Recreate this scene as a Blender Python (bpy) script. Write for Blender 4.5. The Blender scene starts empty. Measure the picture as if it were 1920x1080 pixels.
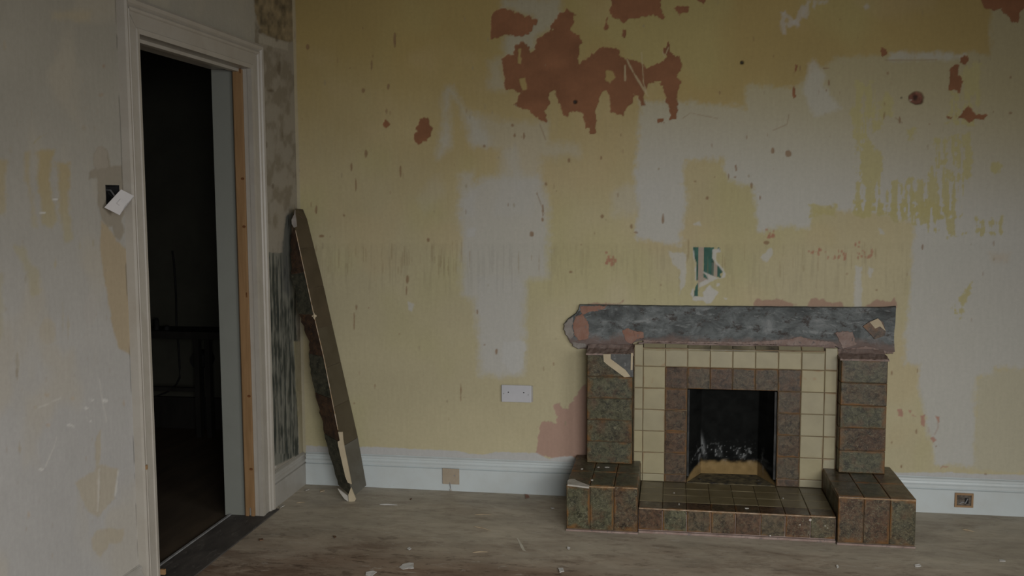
import bpy, bmesh, math, random
import numpy as np
from mathutils import Vector, Matrix, Euler

random.seed(7)
rng = np.random.default_rng(7)
scene = bpy.context.scene
C = scene.collection

# ------------------------------------------------------------------ camera, world, lights, exposure
CAM = np.array([1.8492, -4.6375, 1.4505]); FPX = 1820.0
YAW, PITCH, ROLL = 0.16268, -0.09168, -0.004214


def basis():
    fw = np.array([-math.sin(YAW)*math.cos(PITCH), math.cos(YAW)*math.cos(PITCH), math.sin(PITCH)])
    r = np.array([math.cos(YAW), math.sin(YAW), 0.0]); u = np.cross(r, fw)
    return r*math.cos(ROLL)+u*math.sin(ROLL), -r*math.sin(ROLL)+u*math.cos(ROLL), fw


BR, BU, BF = basis()
cam_data = bpy.data.cameras.new('camera')
cam_data.sensor_width = 36.0
cam_data.lens = 36.0*FPX/1920.0
cam_data.clip_start = 0.05
cam = bpy.data.objects.new('camera', cam_data)
C.objects.link(cam)
M3 = Matrix(((BR[0], BU[0], -BF[0]), (BR[1], BU[1], -BF[1]), (BR[2], BU[2], -BF[2])))
cam.matrix_world = Matrix.Translation(Vector(CAM)) @ M3.to_4x4()
scene.camera = cam

world = bpy.data.worlds.new('overcast sky')
scene.world = world
world.use_nodes = True
wb = world.node_tree.nodes['Background']
wb.inputs[0].default_value = (0.80, 0.88, 1.0, 1)
wb.inputs[1].default_value = 0.6


def area_light(name, loc, look, sx, sy, power, spread, col):
    ld = bpy.data.lights.new(name, 'AREA')
    ld.shape = 'RECTANGLE'; ld.size = sx; ld.size_y = sy
    ld.energy = power; ld.spread = math.radians(spread); ld.color = col
    o = bpy.data.objects.new(name, ld); C.objects.link(o)
    o.location = loc
    o.rotation_euler = (Vector(look)-Vector(loc)).to_track_quat('-Z', 'Y').to_euler()
    return o


# daylight through the bay window in the wall behind the camera
area_light('window daylight', (2.95, -5.48, 1.45), (2.4, -2.9, -0.45), 2.0, 1.3, 70.0, 108.0, (1.0, 0.99, 0.97))
area_light('side window daylight', (4.16, -3.45, 1.45), (0.0, -1.4, 0.10), 1.3, 1.3, 19.0, 112.0, (1.0, 0.99, 0.97))

scene.view_settings.view_transform = 'Standard'
scene.view_settings.look = 'None'
scene.view_settings.exposure = 0.0
scene.view_settings.gamma = 1.0
scene.view_settings.use_curve_mapping = False


# a photo pixel turned into a point on a real surface (plane y, x or z = const)
def _ray(px, py):
    return BF*FPX + BR*(px-960) - BU*(py-540)


def at_y(px, py, y):
    d = _ray(px, py); return Vector(CAM + d*((y-CAM[1])/d[1]))


def at_x(px, py, x):
    d = _ray(px, py); return Vector(CAM + d*((x-CAM[0])/d[0]))


def at_z(px, py, z):
    d = _ray(px, py); return Vector(CAM + d*((z-CAM[2])/d[2]))


# ------------------------------------------------------------------ object helpers
WORLD = {}          # world matrix of every parent


def tag(o, label=None, cat=None, group=None, kind=None):
    if label: o['label'] = label
    if cat: o['category'] = cat
    if group: o['group'] = group
    if kind: o['kind'] = kind
    return o


def empty(name, loc, label=None, cat=None, group=None, kind=None, rot=None):
    o = bpy.data.objects.new(name, None); C.objects.link(o)
    o.empty_display_size = 0.05
    m = Matrix.Translation(Vector(loc))
    if rot is not None: m = m @ Euler(rot).to_matrix().to_4x4()
    o.matrix_basis = m
    WORLD[o.name] = m
    return tag(o, label, cat, group, kind)


def place(o, parent, mat=None):
    """link, give the world matrix, parent keeping it"""
    m = mat if mat is not None else Matrix.Identity(4)
    if o.name not in C.objects: C.objects.link(o)
    if parent is not None:
        pw = WORLD[parent.name]
        o.parent = parent
        o.matrix_parent_inverse = Matrix.Identity(4)
        o.matrix_basis = pw.inverted() @ m
    else:
        o.matrix_basis = m
    WORLD[o.name] = m
    return o


def obj(name, bm, mat, parent=None, smooth=False, centre=True, base=False):
    """link a bmesh in world coordinates as ONE mesh object, its origin moved to its middle"""
    me = bpy.data.meshes.new(name)
    bmesh.ops.recalc_face_normals(bm, faces=bm.faces[:])
    c = Vector((0, 0, 0))
    if centre and len(bm.verts):
        lo = Vector([min(v.co[i] for v in bm.verts) for i in range(3)])
        hi = Vector([max(v.co[i] for v in bm.verts) for i in range(3)])
        c = (lo+hi)/2
        if base: c.z = lo.z
        bmesh.ops.translate(bm, verts=bm.verts[:], vec=-c)
    bm.to_mesh(me); bm.free()
    for m in (mat if isinstance(mat, (list, tuple)) else [mat]): me.materials.append(m)
    if smooth:
        for p in me.polygons: p.use_smooth = True
    o = bpy.data.objects.new(name, me)
    return place(o, parent, Matrix.Translation(c))


def add_box(bm, lo, hi, bev=0.0):
    r = bmesh.ops.create_cube(bm, size=1.0)
    vs = r['verts']
    for v in vs:
        v.co = Vector([(lo[i]+hi[i])/2 + v.co[i]*(hi[i]-lo[i]) for i in range(3)])
    if bev > 0:
        es = list({e for v in vs for e in v.link_edges})
        bmesh.ops.bevel(bm, geom=es, offset=bev, segments=2, affect='EDGES', profile=0.6)
    return vs


def box(name, lo, hi, mat, parent=None, bev=0.0, base=False):
    bm = bmesh.new(); add_box(bm, lo, hi, bev)
    return obj(name, bm, mat, parent, base=base)


def add_prism(bm, outline, direction):
    """closed outline (list of Vector) extruded along a vector"""
    d = Vector(direction)
    a = [bm.verts.new(p) for p in outline]; b = [bm.verts.new(Vector(p)+d) for p in outline]
    n = len(a)
    for i in range(n):
        bm.faces.new((a[i], a[(i+1) % n], b[(i+1) % n], b[i]))
    for ring in (a[::-1], b):
        f = bm.faces.new(ring)
        bmesh.ops.triangulate(bm, faces=[f])


def add_tube(bm, pts, rad, seg=8):
    rings = []
    for i, p in enumerate(pts):
        p = Vector(p)
        t = (Vector(pts[min(i+1, len(pts)-1)]) - Vector(pts[max(i-1, 0)])).normalized()
        s = t.cross(Vector((0, 0, 1)))
        if s.length < 1e-3: s = t.cross(Vector((0, 1, 0)))
        s.normalize(); u = s.cross(t)
        r = rad[i] if isinstance(rad, (list, tuple)) else rad
        rings.append([bm.verts.new(p + s*(r*math.cos(2*math.pi*k/seg)) + u*(r*math.sin(2*math.pi*k/seg))) for k in range(seg)])
    for a, b in zip(rings, rings[1:]):
        for k in range(seg):
            bm.faces.new((a[k], a[(k+1) % seg], b[(k+1) % seg], b[k]))
    bm.faces.new(rings[0][::-1]); bm.faces.new(rings[-1])


# ------------------------------------------------------------------ numpy noise
def _hash(ix, iy, seed):
    h = (ix.astype(np.int64)*374761393 + iy.astype(np.int64)*668265263 + seed*974711) & 0x7fffffff
    h = ((h ^ (h >> 13))*1274126177) & 0x7fffffff
    h = (h ^ (h >> 16)) & 0xffff
    return h/65535.0


def vnoise(x, y, seed=0):
    ix = np.floor(x); iy = np.floor(y); fx = x-ix; fy = y-iy
    fx = fx*fx*(3-2*fx); fy = fy*fy*(3-2*fy)
    a = _hash(ix, iy, seed); b = _hash(ix+1, iy, seed); c = _hash(ix, iy+1, seed); d = _hash(ix+1, iy+1, seed)
    return (a*(1-fx)+b*fx)*(1-fy) + (c*(1-fx)+d*fx)*fy


def fbm(x, y, seed=0, oct=4):
    s = 0; amp = 0.5; tot = 0
    for o in range(oct):
        s = s + amp*vnoise(x*(2**o), y*(2**o), seed+o*17); tot += amp; amp *= 0.5
    return s/tot - 0.5            # about -0.5 .. 0.5


def sstep(a, b, v):
    t = np.clip((v-a)/(b-a), 0, 1); return t*t*(3-2*t)


class Paint:
    """paint layers worked out per vertex of a fine wall mesh; u,v are the photo coordinates in which the patches were traced"""

    def __init__(self, u, v, base):
        self.u, self.v = u, v
        self.col = np.empty(u.shape+(3,)); self.col[:] = base
        self.h = np.zeros(u.shape)
        self.n1 = fbm(u/26.0, v/26.0, 3, 4); self.n2 = fbm(u/8.0, v/8.0, 11, 3)
        self.nv = fbm(u/6.0, v/60.0, 23, 4)     # vertical brush and scrape streaks
        self.n3 = fbm(u/3.2, v/5.0, 29, 2)

    def _win(self, poly, m):
        p = np.array(poly, float)
        w = (self.u > p[:, 0].min()-m) & (self.u < p[:, 0].max()+m) & (self.v > p[:, 1].min()-m) & (self.v < p[:, 1].max()+m)
        return p, np.nonzero(w)

    def sd(self, poly, m=30):
        p, idx = self._win(poly, m)
        x = self.u[idx]; y = self.v[idx]
        ins = np.zeros(x.shape, bool); dist = np.full(x.shape, 1e9)
        n = len(p)
        for i in range(n):
            x0, y0 = p[i]; x1, y1 = p[(i+1) % n]
            if y0 != y1:
                c = ((y0 > y) != (y1 > y)) & (x < (x1-x0)*(y-y0)/(y1-y0)+x0)
                ins ^= c
            dx, dy = x1-x0, y1-y0; L = dx*dx+dy*dy+1e-9
            t = np.clip(((x-x0)*dx+(y-y0)*dy)/L, 0, 1)
            dist = np.minimum(dist, (x-x0-t*dx)**2+(y-y0-t*dy)**2)
        return idx, np.where(ins, 1, -1)*np.sqrt(dist)

    def layer(self, poly, col, amp=6, soft=1.2, k=1.0, h=0.0, thr=None, m=None):
        idx, d = self.sd(poly, (m or (abs(amp)+soft+8)))
        if not len(d): return
        d = d + amp*(1.2*self.n1[idx]+0.9*self.n2[idx]+0.45*self.n3[idx]+0.35*self.nv[idx])*2
        a = sstep(-soft, soft, d)*k
        if thr is not None:      # worn: only where the streak noise lets it through
            a = a*sstep(thr-0.05, thr+0.05, self.nv[idx]+0.5*self.n2[idx])
        col = np.array(col) if not callable(col) else col(self.u[idx], self.v[idx])
        self.col[idx] = self.col[idx]*(1-a[:, None]) + col*a[:, None]
        self.h[idx] = self.h[idx]*(1-a) + h*a

    def stroke(self, pts, w, col, k=1.0, h=0.0, soft=1.5, amp=1.5):
        for (x0, y0), (x1, y1) in zip(pts, pts[1:]):
            L = math.hypot(x1-x0, y1-y0)+1e-6; nx, ny = -(y1-y0)/L*w/2, (x1-x0)/L*w/2
            self.layer([(x0+nx, y0+ny), (x1+nx, y1+ny), (x1-nx, y1-ny), (x0-nx, y0-ny)], col, amp, soft, k, h)

    def blob(self, x, y, rx, ry, col, k=1.0, h=0.0, amp=2, soft=1.2, rot=0.0):
        pts = []
        for i in range(12):
            t = 2*math.pi*i/12
            a, b = rx*math.cos(t), ry*math.sin(t)
            pts.append((x+a*math.cos(rot)-b*math.sin(rot), y+a*math.sin(rot)+b*math.cos(rot)))
        self.layer(pts, col, amp, soft, k, h)


def project(X, Y, Z):
    dx, dy, dz = X-CAM[0], Y-CAM[1], Z-CAM[2]
    w = dx*BF[0]+dy*BF[1]+dz*BF[2]; w = np.where(w < 0.2, 0.2, w)
    return (960+FPX*(dx*BR[0]+dy*BR[1]+dz*BR[2])/w, 540-FPX*(dx*BU[0]+dy*BU[1]+dz*BU[2])/w)


def grid_mesh(name, P, col, keep, mat, parent=None, kind=None):
    """P (n,m,3) points, col (n,m,3) paint, keep (n-1,m-1) faces"""
    n, m = P.shape[:2]
    idx = np.arange(n*m).reshape(n, m)
    q = np.stack([idx[:-1, :-1], idx[1:, :-1], idx[1:, 1:], idx[:-1, 1:]], -1)[keep]
    used = np.zeros(n*m, bool); used[q.ravel()] = True
    remap = np.cumsum(used)-1
    co = P.reshape(-1, 3)[used]; cc = col.reshape(-1, 3)[used]; q = remap[q]
    me = bpy.data.meshes.new(name)
    me.vertices.add(len(co)); me.vertices.foreach_set('co', co.astype(np.float32).ravel())
    me.loops.add(q.size); me.loops.foreach_set('vertex_index', q.astype(np.int32).ravel())
    me.polygons.add(len(q)); me.polygons.foreach_set('loop_start', np.arange(0, q.size, 4, dtype=np.int32))
    me.polygons.foreach_set('loop_total', np.full(len(q), 4, np.int32))
    me.update(calc_edges=True)
    at = me.color_attributes.new('paint', 'FLOAT_COLOR', 'POINT')
    rgba = np.ones((len(co), 4), np.float32); rgba[:, :3] = np.clip(cc, 0, 1)
    at.data.foreach_set('color', rgba.ravel())
    me.polygons.foreach_set('use_smooth', np.ones(len(q), bool))
    me.materials.append(mat)
    o = bpy.data.objects.new(name, me)
    place(o, parent)
    if kind: o['kind'] = kind
    return o


# ------------------------------------------------------------------ materials
class NT:
    def __init__(self, name):
        self.m = bpy.data.materials.new(name); self.m.use_nodes = True
        self.t = self.m.node_tree; self.b = self.t.nodes['Principled BSDF']

    def n(self, typ, **kw):
        x = self.t.nodes.new(typ)
        for k, v in kw.items():
            if k.startswith('i_'):
                key = k[2:].replace('_', ' ')
                x.inputs[int(key) if key.isdigit() else key].default_value = v
            else: setattr(x, k, v)
        return x

    def l(self, a, b): self.t.links.new(a, b)

    def coords(self, kind='Object', scale=(1, 1, 1), rand=0.0):
        tc = self.n('ShaderNodeTexCoord'); mp = self.n('ShaderNodeMapping')
        mp.inputs['Scale'].default_value = scale
        self.l(tc.outputs[kind], mp.inputs['Vector'])
        if rand:
            oi = self.n('ShaderNodeObjectInfo'); mu = self.n('ShaderNodeMath', operation='MULTIPLY', i_1=rand)
            self.l(oi.outputs['Random'], mu.inputs[0])
            ad = self.n('ShaderNodeVectorMath', operation='ADD')
            self.l(mp.outputs[0], ad.inputs[0]); self.l(mu.outputs[0], ad.inputs[1])
            return ad.outputs[0]
        return mp.outputs[0]

    def noise(self, vec, scale, detail=4, rough=0.55, dist=0.0):
        x = self.n('ShaderNodeTexNoise'); x.inputs['Scale'].default_value = scale
        x.inputs['Detail'].default_value = detail; x.inputs['Roughness'].default_value = rough
        x.inputs['Distortion'].default_value = dist
        self.l(vec, x.inputs['Vector']); return x.outputs['Fac']

    def ramp(self, fac, stops):
        r = self.n('ShaderNodeValToRGB'); e = r.color_ramp.elements
        while len(e) < len(stops): e.new(0.5)
        for el, (p, c) in zip(e, stops):
            el.position = p
            el.color = (c, c, c, 1) if isinstance(c, (int, float)) else (*c, 1)
        self.l(fac, r.inputs[0]); return r.outputs[0]

    def mix(self, fac, a, b, blend='MIX'):
        x = self.n('ShaderNodeMix', data_type='RGBA', blend_type=blend)
        for sock, v in ((0, fac), (6, a), (7, b)):
            if isinstance(v, (int, float)): x.inputs[sock].default_value = v
            elif isinstance(v, tuple): x.inputs[sock].default_value = (*v, 1)
            else: self.l(v, x.inputs[sock])
        return x.outputs[2]

    def math(self, op, a, b=0.0):
        x = self.n('ShaderNodeMath', operation=op)
        for i, v in enumerate((a, b)):
            if isinstance(v, (int, float)): x.inputs[i].default_value = v
            else: self.l(v, x.inputs[i])
        return x.outputs[0]

    def bump(self, h, strength=0.3, dist=0.002):
        x = self.n('ShaderNodeBump'); x.inputs['Strength'].default_value = strength; x.inputs['Distance'].default_value = dist
        self.l(h, x.inputs['Height']); self.l(x.outputs[0], self.b.inputs['Normal'])

    def done(self, col, rough=0.8, spec=0.3, coat=0.0):
        if isinstance(col, tuple): self.b.inputs['Base Color'].default_value = (*col, 1)
        else: self.l(col, self.b.inputs['Base Color'])
        if isinstance(rough, (int, float)): self.b.inputs['Roughness'].default_value = rough
        else: self.l(rough, self.b.inputs['Roughness'])
        self.b.inputs['Specular IOR Level'].default_value = spec
        if coat:
            self.b.inputs['Coat Weight'].default_value = coat; self.b.inputs['Coat Roughness'].default_value = 0.12
        return self.m


def mat_paint(name='old wall paint', rough=0.75, spec=0.2):
    t = NT(name); a = t.n('ShaderNodeAttribute', attribute_name='paint')
    v = t.coords()
    f = t.ramp(t.noise(v, 60, 5, 0.65), [(0.25, 0.93), (0.75, 1.04)])
    g = t.ramp(t.noise(t.coords(scale=(1, 1, 0.12)), 70, 3), [(0.25, 0.965), (0.75, 1.025)])
    c = t.mix(1.0, t.mix(1.0, a.outputs['Color'], f, 'MULTIPLY'), g, 'MULTIPLY')
    t.bump(t.noise(v, 120, 4, 0.6), 0.15, 0.0010)
    return t.done(c, rough, spec)


def mat_speck(name, c1, c2, scale=20, rough=0.7, spec=0.3, bump=0.2, stretch=(1, 1, 1), c3=None, rand=0.0, lo=0.35, hi=0.65):
    t = NT(name); v = t.coords(scale=stretch, rand=rand)
    f = t.ramp(t.noise(v, scale, 5, 0.6), [(lo, 0.0), (hi, 1.0)])
    c = t.mix(f, c1, c2)
    if c3 is not None:
        c = t.mix(t.ramp(t.noise(v, scale*2.7, 4, 0.7, 0.6), [(0.58, 0.0), (0.68, 1.0)]), c, c3)
    if bump: t.bump(t.noise(v, scale*4, 4, 0.65), bump, 0.002)
    return t.done(c, rough, spec)


def edge_fac(t, width, rand=31.0):
    """1 at the rim of the piece, from its own generated coordinates (glaze runs thin there)"""
    tc = t.n('ShaderNodeTexCoord'); s = t.n('ShaderNodeSeparateXYZ'); t.l(tc.outputs['Generated'], s.inputs[0])
    r = None
    for ax in (0, 1):
        d = t.math('MINIMUM', s.outputs[ax], t.math('SUBTRACT', 1.0, s.outputs[ax]))
        r = d if r is None else t.math('MINIMUM', r, d)
    v = t.coords(rand=rand)
    n = t.math('MULTIPLY', t.math('SUBTRACT', t.noise(v, 26, 3), 0.5), width*2.4)
    return t.ramp(t.math('ADD', r, n), [(0.0, 1.0), (width, 0.0)])


def mat_brown_tile(name, green=0.5, ring=False):
    t = NT(name); v = t.coords(rand=37.0)
    oi = t.n('ShaderNodeObjectInfo')
    big = t.noise(v, 9, 3, 0.5)
    sel = t.ramp(t.math('ADD', t.math('MULTIPLY', oi.outputs['Random'], 0.45), t.math('MULTIPLY', big, 0.55)),
                 [(0.32, 0.0), (0.60, 1.0)])
    c = t.mix(sel, (0.062, 0.035, 0.020), (0.060, 0.058, 0.033) if green > 0.4 else (0.066, 0.050, 0.030))
    dk = t.ramp(t.noise(v, 42, 5, 0.7, 0.8), [(0.36, 0.30), (0.64, 1.55)])
    c = t.mix(1.0, c, dk, 'MULTIPLY')
    vein = t.noise(v, 70, 4, 0.75, 2.6)
    c = t.mix(t.ramp(vein, [(0.53, 0.0), (0.66, 0.8 if not ring else 0.45)]), c, (0.170, 0.160, 0.105))
    tint = t.ramp(t.noise(v, 17, 3, 0.6), [(0.52, 0.0), (0.70, 0.55)])
    c = t.mix(tint, c, (0.092, 0.050, 0.028))
    e = edge_fac(t, 0.11 if not ring else 0.08)
    pick = t.ramp(t.noise(t.coords(rand=91.0), 10, 2), [(0.44, 0.0), (0.60, 0.95)])
    c = t.mix(t.math('MULTIPLY', e, pick), c, (0.150, 0.068, 0.018))
    t.bump(vein, 0.25, 0.0015)
    return t.done(c, t.ramp(t.noise(v, 18, 3), [(0.3, 0.26), (0.7, 0.46)]), 0.32)


def mat_cream_tile(name):
    t = NT(name); v = t.coords(rand=23.0); oi = t.n('ShaderNodeObjectInfo')
    c = t.mix(oi.outputs['Random'], (0.310, 0.272, 0.163), (0.290, 0.262, 0.175))
    c = t.mix(1.0, c, t.ramp(t.noise(v, 14, 4), [(0.3, 0.90), (0.7, 1.06)]), 'MULTIPLY')
    e = edge_fac(t, 0.07)
    pick = t.ramp(t.noise(t.coords(rand=77.0), 9, 2), [(0.50, 0.0), (0.68, 0.7)])
    c = t.mix(t.math('MULTIPLY', e, pick), c, (0.22, 0.12, 0.05))
    st = t.ramp(t.noise(v, 16, 2), [(0.71, 0.0), (0.80, 0.75)])
    c = t.mix(st, c, (0.26, 0.15, 0.07))
    return t.done(c, 0.32, 0.4)


def mat_mantel():
    t = NT('slate grey cement bed'); v = t.coords(scale=(0.6, 1, 1)); fine = t.coords(scale=(0.75, 1, 1))
    f = t.noise(v, 13, 7, 0.72, 0.5)
    c = t.ramp(f, [(0.32, (0.052, 0.056, 0.056)), (0.46, (0.092, 0.101, 0.101)), (0.58, (0.145, 0.158, 0.159)), (0.72, (0.235, 0.245, 0.245))])
    br = t.ramp(t.noise(fine, 30, 5, 0.75), [(0.55, 0.0), (0.63, 0.85)])
    c = t.mix(br, c, (0.052, 0.042, 0.038))
    gl = t.ramp(t.noise(t.coords(scale=(0.4, 1, 1.4)), 34, 5, 0.75, 0.8), [(0.56, 0.0), (0.66, 0.7)])
    c = t.mix(gl, c, (0.255, 0.27, 0.27))
    # pinkish mortar left along the lower edge
    tc = t.n('ShaderNodeTexCoord'); sp = t.n('ShaderNodeSeparateXYZ'); t.l(tc.outputs['Generated'], sp.inputs[0])
    low = t.math('ADD', sp.outputs[2], t.math('MULTIPLY', t.math('SUBTRACT', t.noise(fine, 9, 5, 0.7), 0.5), 0.55))
    c = t.mix(t.ramp(low, [(0.22, 0.75), (0.34, 0.0)]), c, (0.165, 0.115, 0.098))
    t.bump(t.noise(v, 50, 6, 0.75), 0.55, 0.005)
    return t.done(c, 0.85, 0.2)


def mat_floor():
    t = NT('worn hardboard floor')
    v = t.coords(); vs = t.coords(scale=(0.42, 1, 1)); vl = t.coords(scale=(0.22, 1, 1))
    sep = t.n('ShaderNodeSeparateXYZ'); tc = t.n('ShaderNodeTexCoord'); t.l(tc.outputs['Object'], sep.inputs[0])
    # the boarding is greyer along the hearth wall and worn brown towards the room (object origin in mid room)
    g = t.math('ADD', sep.outputs[1], t.math('MULTIPLY', t.math('SUBTRACT', t.noise(vs, 2.6, 6, 0.62), 0.5), 1.5))
    fac = t.ramp(t.math('SUBTRACT', g, 1.35), [(0.20, 0.0), (0.80, 1.0)])
    c = t.mix(fac, (0.225, 0.162, 0.115), (0.405, 0.360, 0.285))
    b = t.ramp(t.noise(vs, 9, 6, 0.7, 0.3), [(0.30, 0.74), (0.70, 1.20)])
    c = t.mix(1.0, c, b, 'MULTIPLY')
    worn = t.math('SUBTRACT', 1.0, t.math('MULTIPLY', fac, 0.72))
    dk = t.math('MULTIPLY', t.ramp(t.noise(t.coords(scale=(0.40, 1, 1)), 8, 7, 0.75, 0.4), [(0.50, 0.0), (0.62, 0.85)]), worn)
    c = t.mix(dk, c, (0.125, 0.078, 0.052))
    sc = t.math('MULTIPLY', t.ramp(t.noise(t.coords(scale=(0.38, 1, 1)), 26, 5, 0.75, 0.3), [(0.55, 0.0), (0.62, 0.8)]), worn)
    c = t.mix(sc, c, (0.075, 0.048, 0.033))
    wht = t.ramp(t.noise(t.coords(scale=(0.33, 1, 1)), 31, 4, 0.75, 0.5), [(0.61, 0.0), (0.68, 0.55)])
    c = t.mix(wht, c, (0.45, 0.425, 0.37))
    t.bump(t.noise(vs, 60, 5, 0.65), 0.2, 0.002)
    return t.done(c, t.ramp(t.noise(v, 6, 4), [(0.3, 0.48), (0.7, 0.66)]), 0.3)


def mat_gloss(name, base, dirt, amount=0.5, rough=0.4):
    t = NT(name); v = t.coords()
    f = t.ramp(t.noise(v, 7, 6, 0.7), [(0.42, 0.0), (0.75, amount)])
    c = t.mix(f, base, dirt)
    c = t.mix(t.ramp(t.noise(v, 90, 3, 0.7), [(0.68, 0.0), (0.74, 0.4)]), c, tuple(x*0.55 for x in dirt))
    t.bump(t.noise(v, 40, 4, 0.6), 0.12, 0.002)
    return t.done(c, rough, 0.4)


def mat_pine():
    t = NT('bare pine'); v = t.coords(scale=(3, 3, 0.25))
    c = t.ramp(t.noise(v, 16, 4, 0.5, 0.8), [(0.3, (0.205, 0.118, 0.052)), (0.7, (0.275, 0.165, 0.078))])
    return t.done(c, 0.6, 0.3)


M_WALL = mat_paint()
M_SOOT = mat_paint('sooted clay', 1.0, 0.03)
M_WHITE = mat_gloss('skirting white paint', (0.48, 0.525, 0.53), (0.40, 0.40, 0.37), 0.4)
M_CASING = mat_gloss('casing off white paint', (0.335, 0.312, 0.272), (0.255, 0.225, 0.18), 0.55)
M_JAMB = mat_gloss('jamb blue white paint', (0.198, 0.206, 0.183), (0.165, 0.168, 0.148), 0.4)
M_SKIRT_L = mat_gloss('dusty skirting paint', (0.33, 0.315, 0.285), (0.24, 0.22, 0.18), 0.6)
M_PINE = mat_pine()
M_GAPSHADE = mat_speck('painted gap shade', (0.045, 0.03, 0.018), (0.09, 0.06, 0.035), 12, 0.7, 0.2, 0.1, (1, 1, 0.3))
M_FLOOR = mat_floor()
M_BROWN = mat_brown_tile('mottled olive brown glaze')
M_RING = mat_brown_tile('mottled brown glaze', 0.2, True)
M_HGROUT = mat_speck('dirty hearth joint', (0.055, 0.046, 0.028), (0.10, 0.083, 0.052), 20)
M_CREAM = mat_cream_tile('cream glaze')
M_CAP = mat_speck('sooted cream glaze', (0.07, 0.06, 0.045), (0.25, 0.22, 0.14), 6, 0.4, 0.4, 0.1, c3=(0.33, 0.28, 0.2), rand=50.0, lo=0.30, hi=0.55)
M_GROUT = mat_speck('rusty grout', (0.055, 0.038, 0.024), (0.16, 0.105, 0.06), 26)
M_GROUT_C = mat_speck('stained grout', (0.13, 0.085, 0.045), (0.22, 0.165, 0.10), 20)
M_PINK = mat_speck('pink mortar', (0.200, 0.140, 0.118), (0.275, 0.215, 0.190), 22, 0.9, 0.15, 0.6, c3=(0.13, 0.115, 0.11))
M_SALMON = mat_speck('salmon mortar', (0.230, 0.120, 0.085), (0.265, 0.165, 0.130), 24, 0.9, 0.15, 0.5, c3=(0.17, 0.145, 0.135))
M_GREYM = mat_speck('grey mortar', (0.190, 0.170, 0.152), (0.265, 0.245, 0.225), 20, 0.9, 0.15, 0.6)
M_MANTEL = mat_mantel()
M_CEMENT = mat_speck('bare grey cement', (0.075, 0.076, 0.074), (0.125, 0.127, 0.124), 18, 0.9, 0.15, 0.6, c3=(0.2, 0.2, 0.2))
M_BISCUIT = mat_speck('pale tile biscuit', (0.40, 0.335, 0.23), (0.46, 0.39, 0.275), 10, 0.85, 0.2, 0.3)
M_PLASTER = mat_speck('white plaster', (0.34, 0.315, 0.27), (0.44, 0.42, 0.38), 22, 0.9, 0.2, 0.4)
M_DARKWOOD = mat_speck('dark threshold board', (0.040, 0.036, 0.034), (0.075, 0.067, 0.06), 14, 0.7, 0.3, 0.3, (1, 0.4, 1), c3=(0.11, 0.10, 0.09))
M_PLASTIC = mat_speck('white plastic', (0.42, 0.425, 0.45), (0.46, 0.46, 0.48), 9, 0.35, 0.5, 0.0)
M_SWITCH = mat_speck('grubby white plastic', (0.30, 0.285, 0.275), (0.34, 0.32, 0.31), 9, 0.4, 0.5, 0.0)
M_BEIGE = mat_speck('beige painted plate', (0.30, 0.25, 0.185), (0.34, 0.285, 0.215), 26, 0.6, 0.3, 0.2, c3=(0.28, 0.20, 0.14))
M_METAL = mat_speck('dull steel', (0.16, 0.16, 0.16), (0.27, 0.27, 0.27), 18, 0.45, 0.5, 0.2)
M_IRON = mat_speck('sooty iron', (0.016, 0.016, 0.016), (0.05, 0.05, 0.048), 16, 0.7, 0.25, 0.2)
M_BRASS = mat_speck('tarnished brass', (0.22, 0.13, 0.06), (0.28, 0.17, 0.08), 20, 0.5, 0.5, 0.2)
M_BLACK = mat_speck('black plastic', (0.010, 0.010, 0.010), (0.02, 0.02, 0.02), 20, 0.7, 0.15, 0.1)
M_HOLE = mat_speck('dirt in the box', (0.05, 0.04, 0.03), (0.16, 0.14, 0.12), 40, 0.9, 0.2, 0.5)
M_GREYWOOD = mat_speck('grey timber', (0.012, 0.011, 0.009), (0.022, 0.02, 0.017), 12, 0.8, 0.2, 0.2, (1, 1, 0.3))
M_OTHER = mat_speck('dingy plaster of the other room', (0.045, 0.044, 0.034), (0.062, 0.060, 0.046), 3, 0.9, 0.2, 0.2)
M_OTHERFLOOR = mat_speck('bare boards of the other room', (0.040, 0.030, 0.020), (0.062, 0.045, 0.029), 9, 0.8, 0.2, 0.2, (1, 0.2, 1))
M_CEIL = mat_speck('ceiling paint', (0.20, 0.185, 0.16), (0.25, 0.235, 0.205), 4, 0.9, 0.2, 0.1)
M_ROOM = mat_speck('plain wall paint', (0.30, 0.275, 0.20), (0.35, 0.32, 0.25), 3, 0.85, 0.2, 0.1)

# ------------------------------------------------------------------ room sizes
XR, YF, ZC = 4.2, -5.55, 2.72
D_IN, D_OUT = -1.453, -0.5415          # door opening in the left wall (y), head at Z_HEAD
Z_HEAD, WT = 2.026, 0.17
FX0, FX1, FZ1 = 1.93, 2.36, 0.60       # hole for the firebox in the back wall

MUSTARD = (0.352, 0.268, 0.106)
CREAM_P = (0.430, 0.385, 0.248)
FILLER = (0.425, 0.420, 0.395)
TERRA = (0.235, 0.112, 0.060)
PINKP = (0.360, 0.235, 0.185)


def A(*p): return [(540+x/2.7, y/2.7) for x, y in p]
def B(*p): return [(1220+x/2.7, y/2.7) for x, y in p]
def Cc(*p): return [(540+x/2.842, 380+y/2.842) for x, y in p]
def Dd(*p): return [(1100+x/2.341, 380+y/2.341) for x, y in p]
def G(*p): return [(1260+x/7.714, 440+y/7.714) for x, y in p]
def Z6(*p): return [(1640+x/2.4536, 640+y/2.4536) for x, y in p]


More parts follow.
